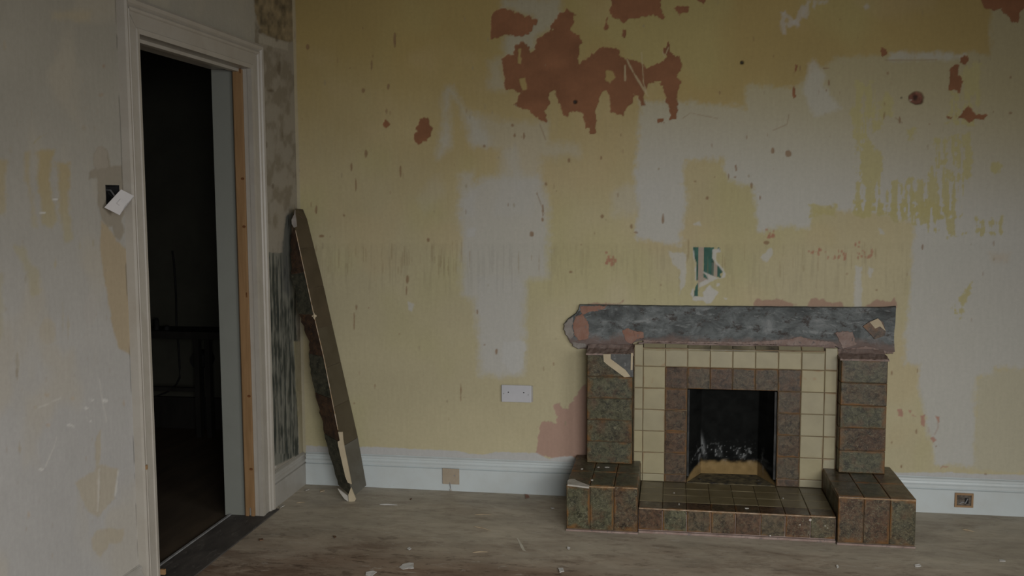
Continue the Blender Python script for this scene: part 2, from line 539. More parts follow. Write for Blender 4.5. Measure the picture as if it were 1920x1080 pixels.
# ------------------------------------------------------------------ back wall
def back_wall():
    xs = np.concatenate([np.arange(0, 3.46, 0.0042), np.linspace(3.5, XR, 8)])
    zs = np.concatenate([np.linspace(0, 0.13, 5), np.arange(0.1345, 2.50, 0.0042), np.linspace(2.52, ZC, 5)])
    # make the hole's edges fall on grid lines
    for v in (FX0, FX1): xs[np.abs(xs-v).argmin()] = v
    zs[np.abs(zs-FZ1).argmin()] = FZ1
    X, Z = np.meshgrid(xs, zs, indexing='ij')
    u, v = project(X, np.zeros_like(X), Z)
    p = Paint(u, v, CREAM_P)
    g = sstep(60, 560, v + 170*fbm(u/220, v/160, 5, 3) + 40*p.nv)[..., None]
    p.col[:] = np.array(MUSTARD)*(1-g) + np.array(CREAM_P)*g
    tone = fbm(u/190, v/120, 41, 4)
    p.col *= (1+0.20*tone)[..., None]
    # olive and ochre drifts in the yellow coat
    k = sstep(0.02, 0.25, fbm(u/160, v/200, 61, 3))[..., None]*0.35
    p.col[:] = p.col*(1-k) + np.array((0.385, 0.365, 0.165))*k
    k = sstep(0.05, 0.28, fbm(u/140, v/110, 71, 3))[..., None]*0.30
    p.col[:] = p.col*(1-k) + np.array((0.44, 0.35, 0.20))*k
    F2 = lambda uu, vv: (np.array((0.365, 0.330, 0.205))[None]*(1-sstep(120, 420, vv + 0.12*(1600-uu)))[:, None]
                         + np.array((0.425, 0.425, 0.405))[None]*sstep(120, 420, vv + 0.12*(1600-uu))[:, None])
    # pale filler field on the right, with the yellow coat left in islands
    p.layer([(1201, 187), (1290, 193), (1398, 203), (1400, 163), (1485, 163), (1500, 150), (1575, 108), (1812, 100), (1856, 100), (1858, -20),
             (2100, -20), (2100, 690), (1868, 691), (1866, 707), (1833, 709), (1825, 874), (1754, 872), (1746, 832), (1738, 795), (1722, 722),
             (1722, 685), (1693, 685), (1706, 580), (1715, 418), (1660, 405), (1604, 395), (1521, 388), (1518, 424), (1422, 431), (1416, 380),
             (1413, 345), (1364, 340), (1357, 298), (1285, 298), (1284, 380), (1276, 460), (1190, 443), (1200, 390), (1188, 326), (1196, 250)],
            F2, 6, 7, 0.84, 0.0004)
    for q in (B((870, 430), (960, 545), (830, 590), (790, 520), (770, 450), (800, 330), (830, 305), (880, 380)),
              B((1215, 270), (1300, 262), (1440, 270), (1590, 275), (1585, 300), (1210, 300)),
              Dd((230, 0), (430, 0), (410, 190), (330, 180), (210, 150))):
        p.layer(q, (0.42, 0.415, 0.375), 4, 6, 0.6, 0.0006)
    p.layer([(1833, 711), (1868, 695), (2100, 692), (2100, 890), (1827, 882)], (0.405, 0.385, 0.300), 3, 4, 0.75)
    # yellow brushed back over the filler, and its worn streaks
    Y = (0.390, 0.350, 0.165)
    for q, th in ((B((1040, 410), (1128, 410), (1125, 560), (1110, 700), (1165, 800), (1160, 1000), (1200, 1090), (1030, 1090), (1045, 700), (1020, 600)), -0.06),
                  (B((1165, 530), (1200, 480), (1230, 520), (1220, 590), (1165, 590)), -0.3),
                  (B((1130, 610), (1175, 610), (1175, 660), (1135, 660)), -0.3), (B((1295, 655), (1335, 655), (1330, 710), (1300, 710)), -0.3),
                  (B((1590, 340), (1670, 320), (1670, 470), (1590, 475), (1560, 400)), -0.3), (B((1520, 460), (1670, 470), (1650, 640), (1500, 620)), 0.0),
                  (B((1440, 700), (1620, 670), (1620, 900), (1560, 1090), (1320, 1090), (1350, 900), (1420, 880)), -0.03),
                  (B((1200, 900), (1330, 900), (1330, 1090), (1190, 1090)), 0.03), (B((1735, 830), (1765, 830), (1765, 875), (1735, 875)), -0.3),
                  (Dd((1180, 0), (1600, 0), (1590, 60), (1440, 95), (1290, 60), (1180, 50)), -0.02),
                  (Dd((1500, 80), (1700, 60), (1820, 70), (1820, 130), (1500, 150)), 0.10), (Dd((1610, 470), (1690, 350), (1680, 400), (1640, 500)), -0.1),
                  (B((820, 1040), (935, 1045), (930, 1090), (820, 1090)), -0.4)):
        p.layer(q, Y, 7, 3, 0.85, -0.0002, th-0.06)
    p.layer(Dd((1770, 225), (1850, 225), (1840, 260), (1780, 255)), (0.42, 0.34, 0.24), 4, 8, 0.4)
    # pale column and arch of filler left of the middle
    for q, k in (([(865, 375), (905, 330), (1010, 330), (1030, 385), (1026, 520), (983, 527), (981, 702), (903, 702), (890, 560), (868, 550)], 0.80),
                 ([(893, 520), (985, 520), (981, 640), (960, 702), (905, 702)], 0.5),
                 (A((800, 430), (830, 440), (900, 560), (940, 580), (1030, 720), (1020, 745), (930, 740), (900, 640), (870, 530), (820, 470), (815, 600), (830, 740), (760, 800), (780, 560)), 0.68),
                 (A((920, 580), (1030, 600), (1310, 620), (1320, 720), (1470, 730), (1470, 790), (1290, 800), (1230, 1090), (1040, 1090), (1080, 760), (1000, 740), (940, 740)), 0.42),
                 (A((870, 880), (940, 860), (950, 1090), (870, 1090)), 0.6),
                 (A((1110, 770), (1150, 730), (1165, 780), (1180, 960), (1150, 960)), 0.5),
                 (A((1015, 310), (1090, 290), (1100, 460), (1015, 450)), 0.5),
                 (A((1085, -10), (1380, -10), (1385, 80), (1340, 140), (1260, 185), (1250, 250), (1110, 290), (1085, 230), (1090, 190), (1240, 90), (1080, 40)), 0.75),
                 (A((1640, 1000), (1700, 940), (1830, 920), (1890, 930), (1890, 1090), (1640, 1090)), 0.35),
                 (A((640, 1000), (760, 880), (800, 960), (690, 1090)), 0.15)):
        p.layer(q, lambda uu, vv: np.array((0.36, 0.345, 0.27))[None]*(1-sstep(60, 420, vv))[:, None]+np.array(FILLER)[None]*sstep(60, 420, vv)[:, None], 5, 11, k, 0.0004)
    # streaky band where a rail was taken off
    band = sstep(452, 466, v+4*p.n1)*(1-sstep(520, 575, v+30*p.n1))*sstep(0.06, 0.2, fbm(u/4.0, v/70.0, 81, 3))*(1-sstep(1690, 1720, u))
    p.col *= (1-0.08*band)[..., None]
    p.col *= (1-0.02*sstep(452, 460, v)*(1-sstep(500, 700, v)))[..., None]
    # bare brown plaster, edges broken
    T = lambda uu, vv: np.array((0.222, 0.101, 0.050))*(1 + 0.45*fbm(uu/45, vv/30, 9, 4))[:, None]
    main = A((1085, 300), (1095, 285), (1145, 280), (1150, 235), (1190, 210), (1215, 235), (1230, 260), (1250, 250), (1262, 200), (1300, 170), (1340, 150),
             (1330, 130), (1350, 110), (1375, 65), (1400, 60), (1410, 40), (1430, 60), (1450, 75), (1448, 110), (1430, 150), (1470, 180), (1505, 215),
             (1480, 235), (1465, 300), (1475, 320), (1530, 280), (1590, 245), (1640, 240), (1675, 260), (1680, 290), (1720, 300), (1770, 300),
             (1800, 330), (1815, 355), (1850, 340)) + B((0, 345), (60, 320), (80, 290), (60, 260), (90, 215), (100, 260), (130, 275), (155, 275),
             (160, 340), (140, 380), (150, 420), (135, 480), (130, 540), (130, 605), (95, 608), (85, 540), (75, 480), (60, 440), (20, 415)) + \
        A((1880, 415), (1830, 425), (1800, 460), (1805, 530), (1790, 535), (1780, 480), (1750, 470), (1740, 520), (1715, 545), (1695, 585), (1630, 575),
          (1625, 480), (1615, 455), (1590, 460), (1570, 500), (1565, 560), (1560, 640), (1555, 675), (1530, 672), (1525, 655), (1505, 650), (1500, 600),
          (1495, 560), (1440, 570), (1420, 590), (1400, 580), (1380, 545), (1365, 510), (1345, 465), (1325, 470), (1320, 520), (1300, 560), (1305, 610),
          (1285, 605), (1250, 590), (1200, 555), (1140, 530), (1165, 490), (1170, 470), (1150, 460), (1100, 455), (1095, 400), (1085, 360))
    brown = [main,
             A((1030, 70), (1050, 50), (1130, 45), (1165, 60), (1200, 80), (1235, 85), (1230, 150), (1215, 175), (1160, 185), (1100, 175), (1070, 190), (1050, 200), (1030, 195), (1025, 150)),
             A((1640, -20), (1890, -20), (1885, 80), (1830, 82), (1740, 95), (1700, 120), (1660, 90), (1630, 70), (1625, 50)),
             B((-10, -20), (30, -20), (35, 20), (50, 40), (60, 95), (40, 90), (0, 60), (-10, 60)), B((120, 40), (150, 30), (190, 35), (185, 60), (150, 72)),
             B((240, -10), (290, -10), (265, 20)), A((1605, 100), (1620, 85), (1615, 135), (1607, 138)), A((1690, 140), (1712, 150), (1702, 190), (1692, 180)),
             A((470, 630), (485, 600), (500, 598), (525, 630), (500, 655), (480, 648)),
             A((655, 640), (660, 600), (710, 588), (715, 630), (735, 650), (730, 690), (690, 715), (660, 735), (640, 710), (640, 680), (650, 665)),
             B((1515, 350), (1540, 330), (1565, 330), (1560, 380), (1585, 410), (1575, 450), (1565, 485), (1540, 460), (1510, 450), (1512, 400)),
             B((1565, 290), (1600, 285), (1610, 300), (1595, 330), (1570, 315)), B((1165, 265), (1170, 245), (1190, 250), (1195, 270), (1175, 280)),
             B((1555, 600), (1580, 560), (1610, 540), (1625, 560), (1650, 580), (1710, 580), (1690, 605), (1640, 600), (1615, 620), (1590, 595)),
             B((1668, -20), (2100, -20), (2100, 40), (1890, 40), (1885, 60), (1860, 115), (1840, 120), (1800, 90), (1770, 50), (1730, 50), (1690, 45)),
             B((35, 605), (70, 595), (65, 615), (40, 618)), B((725, 495), (716, 400), (730, 330), (742, 330), (748, 348), (735, 372), (725, 400), (735, 490)),
             B((1500, 590), (1530, 590), (1525, 606), (1505, 606)), A((1240, 100), (1265, 95), (1255, 130))]
    for q in brown: p.layer(q, T, 4.0, 0.9, 1.0, -0.0016)
    # paint left standing inside the bare patch
    for q in (A((1605, 350), (1640, 355), (1655, 390), (1630, 418), (1605, 400)), A((1165, 250), (1178, 245), (1176, 320), (1166, 315)),
              A((1170, 400), (1200, 395), (1205, 450), (1190, 455))):
        p.layer(q, MUSTARD, 2, 1.2, 0.9, 0.0)
    for s, w in ((A((1715, 300), (1750, 370), (1825, 490)), 3.0), (A((1790, 265), (1800, 420), (1815, 470)), 2.0), (A((1705, 330), (1707, 410)), 2.5),
                 (B((90, 240), (70, 290), (60, 260)), 2.0)):
        p.stroke(s, w, (0.42, 0.35, 0.21), 0.8, 0.0, 1.0, 0.8)
    # pink plaster beside the left pillar, and the row above the mantel bed
    p.layer([(1102, 712), (1089, 725), (1078, 744), (1064, 767), (1052, 767), (1050, 755), (1038, 757), (1034, 762), (1048, 781), (1043, 795), (1014, 790),
             (1008, 830), (1003, 852), (1020, 858), (1050, 859), (1060, 855), (1104, 860)], PINKP, 4, 1.2, 0.95, -0.0012)
    for q in (Dd((735, 447), (750, 422), (770, 430), (850, 428), (920, 445), (900, 462), (735, 462)), Dd((970, 460), (985, 422), (1010, 425), (1120, 440), (1128, 462)),
              Dd((1205, 462), (1240, 440), (1265, 418), (1300, 428), (1330, 435), (1350, 420), (1360, 462)), Dd((0, 450), (140, 440), (165, 425), (150, 445), (60, 470), (0, 480))):
        p.layer(q, (0.315, 0.200, 0.150), 3.5, 1.5, 0.85, -0.001)
    for (x, y, n, sx, sy) in (((1100+108/2.341), 380+248/2.341, 18, 9, 12), (1100+812/2.341, 380+140/2.341, 10, 8, 6), (1100+1000/2.341, 380+214/2.341, 16, 14, 5),
                              (1100+1105/2.341, 380+228/2.341, 18, 17, 9), (1100+1222/2.341, 380+230/2.341, 16, 11, 7), (1100+1190/2.341, 380+190/2.341, 5, 8, 4)):
        for _ in range(n):
            p.blob(x+random.gauss(0, sx*0.6), y+random.gauss(0, sy*0.6), random.uniform(1, 2.6), random.uniform(1.2, 4), (0.34, 0.17, 0.11), 0.75, -0.0008, 1.5, 1.0)
    for q in (Z6((105, 312), (128, 312), (128, 345), (112, 342)), Z6((172, 338), (192, 344), (188, 350)), Z6((210, 340), (232, 338), (228, 390), (215, 385)),
              Z6((278, 345), (300, 345), (295, 372)), Z6((253, 445), (268, 440), (283, 455), (270, 470)), Z6((300, 588), (312, 572), (340, 574), (338, 582), (314, 582)),
              Z6((157, 318), (168, 320), (163, 330))):
        p.layer(q, (0.36, 0.20, 0.15), 2, 1.1, 0.9, -0.001)
    p.stroke(Z6((275, 430), (292, 395), (290, 365)), 2, (0.33, 0.25, 0.2), 0.5); p.stroke(Z6((250, 420), (248, 395)), 2, (0.33, 0.25, 0.2), 0.4)
    # the old green striped paper showing under torn layers above the mantel
    GR = (0.042, 0.105, 0.083)
    st = (0.33, 0.275, 0.225)
    p.layer(G((380, 180), (462, 182), (456, 300), (450, 620), (530, 650), (400, 690), (385, 890), (378, 660)), st, 0.4, 0.6, 1, -0.0004)
    for q in (G((300, 178), (382, 178), (380, 662), (350, 662), (352, 420), (330, 350), (305, 250)), G((460, 184), (610, 188), (588, 220), (583, 330), (608, 400), (606, 604), (455, 545)),
              G((455, 560), (500, 590), (532, 650), (455, 612)), G((375, 690), (380, 885), (318, 890), (303, 930), (340, 760)), G((655, 440), (700, 480), (738, 545), (700, 570), (710, 632), (652, 610)),
              G((660, 188), (690, 190), (692, 240), (662, 210))):
        p.layer(q, lambda uu, vv: np.array(GR)*(1+0.9*fbm(uu/7, vv/14, 51, 3))[:, None], 0.7, 0.6, 1, -0.0006)
    p.layer(G((607, 405), (654, 440), (652, 612), (607, 602)), st, 0.4, 0.5, 1, -0.0004)
    p.layer(G((575, 400), (592, 400), (592, 590), (575, 585)), (0.16, 0.15, 0.13), 0.4, 0.8, 0.7)
    WP = (0.455, 0.45, 0.43)
    for q in (G((590, 220), (680, 206), (695, 245), (640, 270), (630, 340), (660, 420), (735, 490), (780, 560), (775, 620), (700, 640), (735, 545), (690, 470), (640, 420), (585, 335)),
              G((455, 540), (606, 604), (720, 632), (600, 655), (480, 720), (390, 770), (390, 690), (530, 652), (500, 590)),
              G((545, 740), (600, 790), (675, 830), (620, 900), (560, 1000), (500, 1010), (460, 960), (300, 950), (290, 930), (330, 890), (460, 900), (440, 830)),
              G((300, 180), (320, 330), (352, 420), (350, 660), (335, 640), (330, 420), (308, 330)), G((640, 700), (690, 700), (690, 740), (650, 745)),
              G((750, 915), (795, 920), (780, 945)), G((255, 860), (310, 760), (320, 880), (300, 920))):
        p.layer(q, WP, 1.5, 1.2, 0.85, 0.0008)
    for q in (Dd((360, 212), (400, 215), (435, 225), (438, 300), (430, 360), (405, 412), (412, 300), (380, 270)), Dd((1178, 275), (1207, 280), (1205, 462), (1170, 462), (1178, 380)),
              Dd((760, 240), (810, 200), (815, 230), (790, 260)), Dd((1235, 275), (1260, 290), (1245, 328), (1235, 310)), Dd((470, 95), (495, 78), (505, 100)), Dd((1280, 112), (1300, 120), (1310, 140), (1290, 135)),
              Cc((640, 530), (662, 540), (660, 580), (645, 565)), Cc((1150, 740), (1260, 740), (1255, 880), (1200, 910), (1140, 850)), Cc((960, 140), (1000, 135), (990, 175), (955, 180))):
        p.layer(q, (0.44, 0.44, 0.42), 2.5, 2.0, 0.7, 0.0006)
    # white brushed letters near the top, A then a second stroke
    for s in (B((675, 175), (672, 60), (752, 135)), B((690, 130), (740, 110)), B((735, 120), (775, 30)), B((782, 90), (800, 0)), B((820, 45), (835, 0)), B((850, 10), (905, 8)), B((1085, 25), (1098, 42))):
        p.stroke(s, 9, (0.42, 0.39, 0.34), 0.70, 0.0006, 3, 3)
    # hand-cut white edge above the skirting
    edge = [(574, 835), (610, 838), (700, 838), (790, 842), (860, 846), (880, 851), (905, 853), (930, 848), (1005, 849), (1030, 860), (1045, 858), (1070, 856), (1100, 868), (1100, 990), (560, 990)]
    p.layer(edge, (0.42, 0.42, 0.415), 1.5, 1.0, 0.95, 0.0004)
    p.layer([(1650, 880), (1690, 886), (1780, 885), (1860, 890), (2100, 890), (2100, 1050), (1650, 1050)], (0.42, 0.42, 0.415), 1.5, 1.0, 0.95, 0.0004)
    # brown flecks where paint has blown
    FL = (0.215, 0.130, 0.070)
    for x, y, rx, ry in ((740, 75, 2.2, 14), (697, 122, 2.2, 12), (699, 106, 1.5, 6), (686, 289, 2.5, 8), (667, 347, 2.4, 13), (751, 322, 2.2, 11), (659, 313, 1.4, 8), (728, 163, 2, 5), (681, 170, 4, 5),
                         (656, 128, 1.5, 2), (552, 65, 2, 9), (577, 88, 3, 5), (908, 274, 2.6, 2.6), (961, 235, 3, 3.5), (1024, 345, 2, 3), (1007, 363, 1.6, 3), (982, 255, 1.4, 7), (965, 253, 2, 4),
                         (1127, 296, 2, 4), (1067, 300, 3, 5), (1017, 412, 3.4, 5), (1018, 395, 2, 12), (997, 439, 4.5, 6), (803, 450, 3, 3.5), (645, 404, 2.3, 2.6), (603, 443, 5, 3), (593, 393, 3, 9),
                         (664, 602, 2, 18), (764, 523, 3, 9), (762, 545, 1.5, 8), (668, 577, 1.5, 5), (691, 577, 2.2, 2.2), (749, 626, 1.2, 1.6), (895, 585, 1.2, 4), (931, 660, 1.4, 5), (703, 725, 1.5, 6), (864, 735, 1.2, 18),
                         (1070, 510, 3, 2), (1129, 406, 3, 4), (1184, 425, 3, 5), (1243, 410, 1.5, 9), (1192, 436, 4, 2), (1366, 332, 1.5, 6), (1409, 348, 1.6, 5), (1340, 332, 1.6, 1.6), (1303, 340, 2, 1.6),
                         (1326, 371, 2.4, 3), (1380, 315, 1.2, 5), (1449, 282, 4, 6), (1478, 288, 6, 6), (1378, 332, 3, 2), (1895, 145, 2, 2.4), (1894, 212, 3, 1.4), (1743, 233, 1.4, 2), (1687, 225, 2, 7), (1554, 155, 1.2, 5),
                         (1549, 128, 6, 1.4), (1500, 128, 1.5, 5), (1437, 455, 5, 3), (1720, 695, 1.5, 4), (1718, 809, 1.5, 4), (1848, 889, 3, 1.3), (1755, 837, 1.4, 1.4), (1672, 700, 1.4, 5), (1672, 830, 1.6, 3), (1690, 875, 2, 3)):
        p.blob(x, y, rx, ry, FL, 0.8, -0.0007, 1.2, 1.1)
    for _ in range(150):
        x = random.uniform(560, 1900); y = random.uniform(5, 830)
        p.blob(x, y, random.uniform(0.7, 1.6), random.uniform(1.0, 5.5), FL if random.random() < 0.6 else (0.27, 0.23, 0.15), random.uniform(0.3, 0.75), -0.0005, 1.0, 1.0)
    for _ in range(70):       # drips and hairline scrapes of the rail band
        x = random.uniform(575, 1700); y = random.uniform(458, 500)
        if random.random() < 0.55: x = random.uniform(600, 870)
        p.blob(x, y+8, 0.9, random.uniform(4, 26), (0.25, 0.19, 0.10), random.uniform(0.2, 0.6), -0.0003, 0.6, 0.9)
    for s in (A((1275, 630), (1305, 710)), A((1262, 985), (1300, 1085)), B((1238, 595), (1275, 622)), B((1185, 305), (1450, 302)), B((700, 580), (690, 630), (620, 660)), B((160, 600), (200, 572), (340, 600))):
        p.stroke(s, 1.6, (0.24, 0.17, 0.10), 0.55, -0.0005, 0.9, 0.5)
    # nail holes
    for x, y, r in ((1078, 191, 4.0), (1391, 117, 3.5), (1690, 183, 2.0)):
        p.blob(x, y, r, r, (0.03, 0.025, 0.02), 0.95, -0.010, 0.6, 1.2)
    # corner bead of old white paint down the left corner
    cb = sstep(0.020, 0.012, X + 0.006*p.nv)
    p.col[:] = p.col*(1-0.6*cb[..., None]) + np.array((0.35, 0.32, 0.25))*0.6*cb[..., None]
    # the round hole broken through the plaster
    uu, vv = (u-1718), (v-184)
    rr = np.sqrt((uu/14.5)**2+(vv/13.0)**2) + 0.35*p.n2
    hol = sstep(1.05, 0.8, rr)
    hc = np.array((0.17, 0.075, 0.05))*(1+0.8*fbm(u/5, v/5, 77, 3))[..., None]
    p.col[:] = p.col*(1-hol[..., None]) + hc*hol[..., None]
    core = sstep(0.6, 0.2, np.sqrt(((uu+1)/14)**2+((vv+1)/13)**2)+0.4*p.n2)[..., None]
    p.col[:] = p.col*(1-0.8*core) + np.array((0.03, 0.018, 0.014))*0.8*core
    p.h -= 0.030*hol*(0.6+0.6*p.n1)
    p.blob(1708, 187, 3.4, 2.6, (0.36, 0.27, 0.22), 0.9, -0.004, 1, 1)
    Y0 = -(p.h + 0.0011*fbm(u/60, v/60, 91, 3)*2 + 0.0003*p.n2)
    fine = (X < 3.45) & (Z > 0.14) & (Z < 2.49) & (X > 0.003)
    Y0 = np.where(fine, Y0, 0.0)
    P = np.stack([X, Y0, Z], -1)
    xc = (xs[:-1]+xs[1:])/2; zc = (zs[:-1]+zs[1:])/2
    keep = ~(((xc > FX0) & (xc < FX1))[:, None] & (zc < FZ1)[None])
    return grid_mesh('wall_back', P, p.col, keep, M_WALL, None, 'structure')


wall_back = back_wall()


# ------------------------------------------------------------------ left wall, with the doorway
BOX = (-1.668, -1.588, 1.432, 1.502)      # hole for the switch box (y0,y1,z0,z1)


def left_wall():
    ys = np.concatenate([np.linspace(YF, -2.5, 12), np.arange(-2.49, 0.0, 0.005), [0.0]])
    zs = np.concatenate([np.linspace(0, 0.13, 5), np.arange(0.1345, 2.50, 0.005), np.linspace(2.52, ZC, 5)])
    for v in (D_IN-0.02, D_OUT+0.02, BOX[0], BOX[1]): ys[np.abs(ys-v).argmin()] = v
    for v in (Z_HEAD+0.02, BOX[2], BOX[3]): zs[np.abs(zs-v).argmin()] = v
    Yg, Z = np.meshgrid(ys, zs, indexing='ij')
    u, v = project(np.zeros_like(Z), Yg, Z)
    p = Paint(u, v, (0.36, 0.345, 0.31))
    g = sstep(0, 900, v)[..., None]
    p.col[:] = np.array((0.300, 0.282, 0.232))*(1-g) + np.array((0.365, 0.357, 0.342))*g  # paint made darker towards the top, imitating the weaker light there
    p.col *= (1+0.14*fbm(u/110, v/90, 41, 4))[..., None]
    k = sstep(0.05, 0.25, fbm(u/60, v/140, 44, 3))[..., None]*0.35
    p.col[:] = p.col*(1-k) + np.array((0.40, 0.355, 0.27))*k
    OC = (0.320, 0.255, 0.095)

    def L(*q): return [(x/2.573, 240+y/2.571) for x, y in q]
    for q, kk in ((L((183, 110), (262, 106), (250, 160), (240, 250), (258, 330), (275, 440), (250, 480), (205, 470), (195, 340), (182, 250)), 0.8),
                  (L((278, 170), (340, 168), (335, 260), (335, 370), (352, 500), (350, 540), (310, 560), (300, 470), (280, 360)), 0.75),
                  (L((118, 122), (142, 118), (142, 250), (160, 330), (180, 480), (160, 470), (140, 350), (120, 260)), 0.5),
                  (L((-20, 150), (38, 152), (28, 250), (20, 420), (-20, 420)), 0.6), (L((70, 570), (120, 570), (150, 640), (190, 680), (192, 800), (150, 820), (125, 700), (95, 640)), 0.65),
                  (L((-20, 710), (14, 700), (16, 1000), (-20, 1060)), 0.5), (L((205, 940), (260, 930), (270, 1020), (225, 1010)), 0.3)):
        p.layer(q, lambda uu, vv: np.array((0.34, 0.265, 0.115))[None]*(1-sstep(330, 470, vv))[:, None]+np.array((0.340, 0.305, 0.190))[None]*sstep(330, 470, vv)[:, None], 4, 5, kk*0.85, -0.0003)
    p.layer(L((160, 70), (190, 40), (225, 30), (190, 50), (165, 75)), (0.30, 0.25, 0.10), 1.5, 2, 0.6)
    p.layer([(95, 22), (170, 22), (168, 40), (100, 36)], (0.40, 0.33, 0.20), 4, 8, 0.4)
    for q in (L((490, 450), (520, 475), (560, 540), (610, 580), (640, 640), (640, 1100), (575, 1060), (540, 950), (510, 760), (482, 560)),):
        p.layer(q, (0.345, 0.275, 0.172), 2, 2.5, 0.85, -0.0005)
    for q in ([(140, 905), (165, 888), (178, 885), (180, 830), (190, 800), (186, 870), (224, 880), (215, 935), (185, 970), (165, 960), (150, 920)],
              [(170, 1010), (180, 995), (200, 990), (236, 990), (230, 1015), (205, 1020), (190, 1045), (172, 1030)]):
        p.layer(q, (0.365, 0.320, 0.235), 3, 2.5, 0.7, -0.0006)
    p.stroke([(222, 882), (216, 930)], 4, (0.50, 0.49, 0.46), 0.7, 0.001); p.stroke([(186, 880), (184, 960)], 2.5, (0.48, 0.46, 0.42), 0.6, 0.001)
    # bare grey plaster round the switch
    gp = L((450, 130), (470, 95), (490, 88), (515, 110), (540, 180), (590, 180), (602, 210), (606, 400), (585, 440), (600, 500), (580, 545), (555, 520), (545, 470), (520, 475), (495, 440),
           (475, 370), (466, 245), (430, 245), (428, 210), (455, 195))
    p.layer(gp, (0.255, 0.225, 0.175), 1.5, 1.5, 0.9, -0.0012)
    p.layer(L((452, 130), (470, 98), (488, 90), (512, 115), (528, 190), (470, 200), (450, 180)), (0.31, 0.28, 0.23), 1.5, 1.5, 0.8, -0.0006)
    # flakes and pale scuffs
    for x, y, rx, ry, c in ((195, 125, 3, 4, (0.28, 0.18, 0.12)), (190, 178, 3, 2, (0.3, 0.22, 0.15)), (160, 178, 1.6, 8, (0.30, 0.26, 0.2)), (158, 240, 2.5, 4, (0.3, 0.26, 0.2)), (9, 85, 3, 10, (0.33, 0.28, 0.2)),
                            (20, 280, 2, 9, (0.3, 0.27, 0.2)), (33, 690, 2.5, 26, (0.27, 0.24, 0.18)), (32, 705, 2, 14, (0.24, 0.2, 0.15)), (37, 838, 1.8, 12, (0.3, 0.25, 0.16)), (54, 965, 2, 7, (0.36, 0.26, 0.15)),
                            (50, 992, 2, 5, (0.3, 0.26, 0.2)), (98, 1042, 2, 6, (0.32, 0.28, 0.22)), (88, 740, 4, 3, (0.37, 0.3, 0.22)), (66, 764, 3, 2, (0.33, 0.28, 0.2)), (137, 748, 4, 5, (0.4, 0.33, 0.24)),
                            (90, 797, 4, 3, (0.38, 0.3, 0.22)), (232, 755, 2, 6, (0.36, 0.29, 0.2)), (175, 455, 2.2, 7, (0.27, 0.23, 0.13)), (48, 524, 1, 8, (0.2, 0.17, 0.1)), (104, 495, 2, 10, (0.35, 0.3, 0.18)), (150, 460, 2, 8, (0.34, 0.3, 0.2)),
                            (103, 374, 5, 6, (0.29, 0.28, 0.25)), (128, 620, 1.3, 30, (0.34, 0.3, 0.22)), (118, 600, 1.3, 40, (0.34, 0.3, 0.22)), (90, 620, 16, 26, (0.37, 0.33, 0.26)), (170, 580, 14, 30, (0.37, 0.35, 0.32))):
        p.blob(x, y, rx, ry, c, 0.55, -0.0005, 2, 2)
    for x, y in ((80, 399), (103, 374), (173, 750), (197, 751), (137, 800), (78, 880), (130, 797), (170, 790), (162, 765)):
        p.blob(x, y, random.uniform(3, 6), random.uniform(1.5, 3), (0.53, 0.52, 0.49), 0.8, 0.0016, 1.5, 1.2)
    for s in ([(106, 820), (100, 840), (85, 875)], [(186, 710), (190, 740), (200, 790)], [(115, 745), (72, 765)]):
        p.stroke(s, 2, (0.5, 0.48, 0.44), 0.5, 0.0008, 1, 1)
    for _ in range(60):
        p.blob(random.uniform(0, 230), random.uniform(0, 1040), random.uniform(0.7, 1.6), random.uniform(1.5, 7), (0.30, 0.26, 0.20), random.uniform(0.2, 0.5), -0.0004, 1, 1.2)
    # strip between casing and corner: stained plaster, and old papered boarding low down
    rg = (u > 478) & (Yg > -0.5)
    s1 = np.where(rg, 1.0, 0.0)
    stain = sstep(-0.10, 0.16, fbm(u/12, v/26, 15, 5))*s1*(1-sstep(700, 860, v))
    p.col[:] = p.col*(1-0.75*s1[..., None]) + np.array((0.250, 0.222, 0.172))*0.75*s1[..., None]
    p.col[:] = p.col*(1-0.6*stain[..., None]) + np.array((0.155, 0.128, 0.085))*0.6*stain[..., None]
    p.layer([(476, -20), (552, -20), (552, 76), (535, 78), (512, 72), (490, 62), (478, 20)], lambda uu, vv: np.array((0.195, 0.152, 0.085))*(1+1.6*fbm(uu/7, vv/14, 19, 4))[:, None], 2, 2, 0.9, -0.001)
    p.layer([(486, 63), (512, 71), (540, 80), (540, 95), (500, 84), (486, 80)], (0.345, 0.315, 0.25), 1.5, 1.5, 0.8, 0.0012)
    for x, y, rx, ry in ((519, 4, 4, 7), (534, 44, 3, 8), (504, 28, 3, 6), (519, 72, 3, 6), (489, 58, 5, 5), (524, 130, 2.5, 14), (530, 250, 2, 8), (498, 272, 2.5, 6), (512, 350, 2, 4), (500, 420, 2, 7), (508, 170, 6, 3)):
        p.blob(x, y, rx, ry, (0.11, 0.085, 0.055), 0.7, -0.001, 2, 2)
    crack = sstep(0.0035, 0.0005, np.abs(Yg+1.5655))*sstep(-0.12, 0.1, fbm(u/9, v/40, 55, 3))[...]
    p.col[:] = p.col*(1-0.7*crack[..., None]) + np.array((0.10, 0.09, 0.075))*0.7*crack[..., None]
    # papered boarding: grey green with vertical torn streaks
    pan = [(503, 474), (520, 474), (530, 472), (532, 440), (538, 405), (549, 400), (552, 470), (556, 560), (558, 700), (560, 852), (540, 862), (513, 876), (508, 700), (504, 540)]
    def stripes(uu, vv):
        s = 0.8*fbm(uu/2.6, vv/150, 33, 3) + 0.75*fbm(uu/5, vv/30, 35, 3)
        t = sstep(-0.16, 0.16, s)[:, None]
        return np.array((0.034, 0.040, 0.033))[None]*(1-t) + np.array((0.165, 0.165, 0.138))[None]*t
    p.layer(pan, stripes, 1.5, 1.0, 0.96, -0.0015)
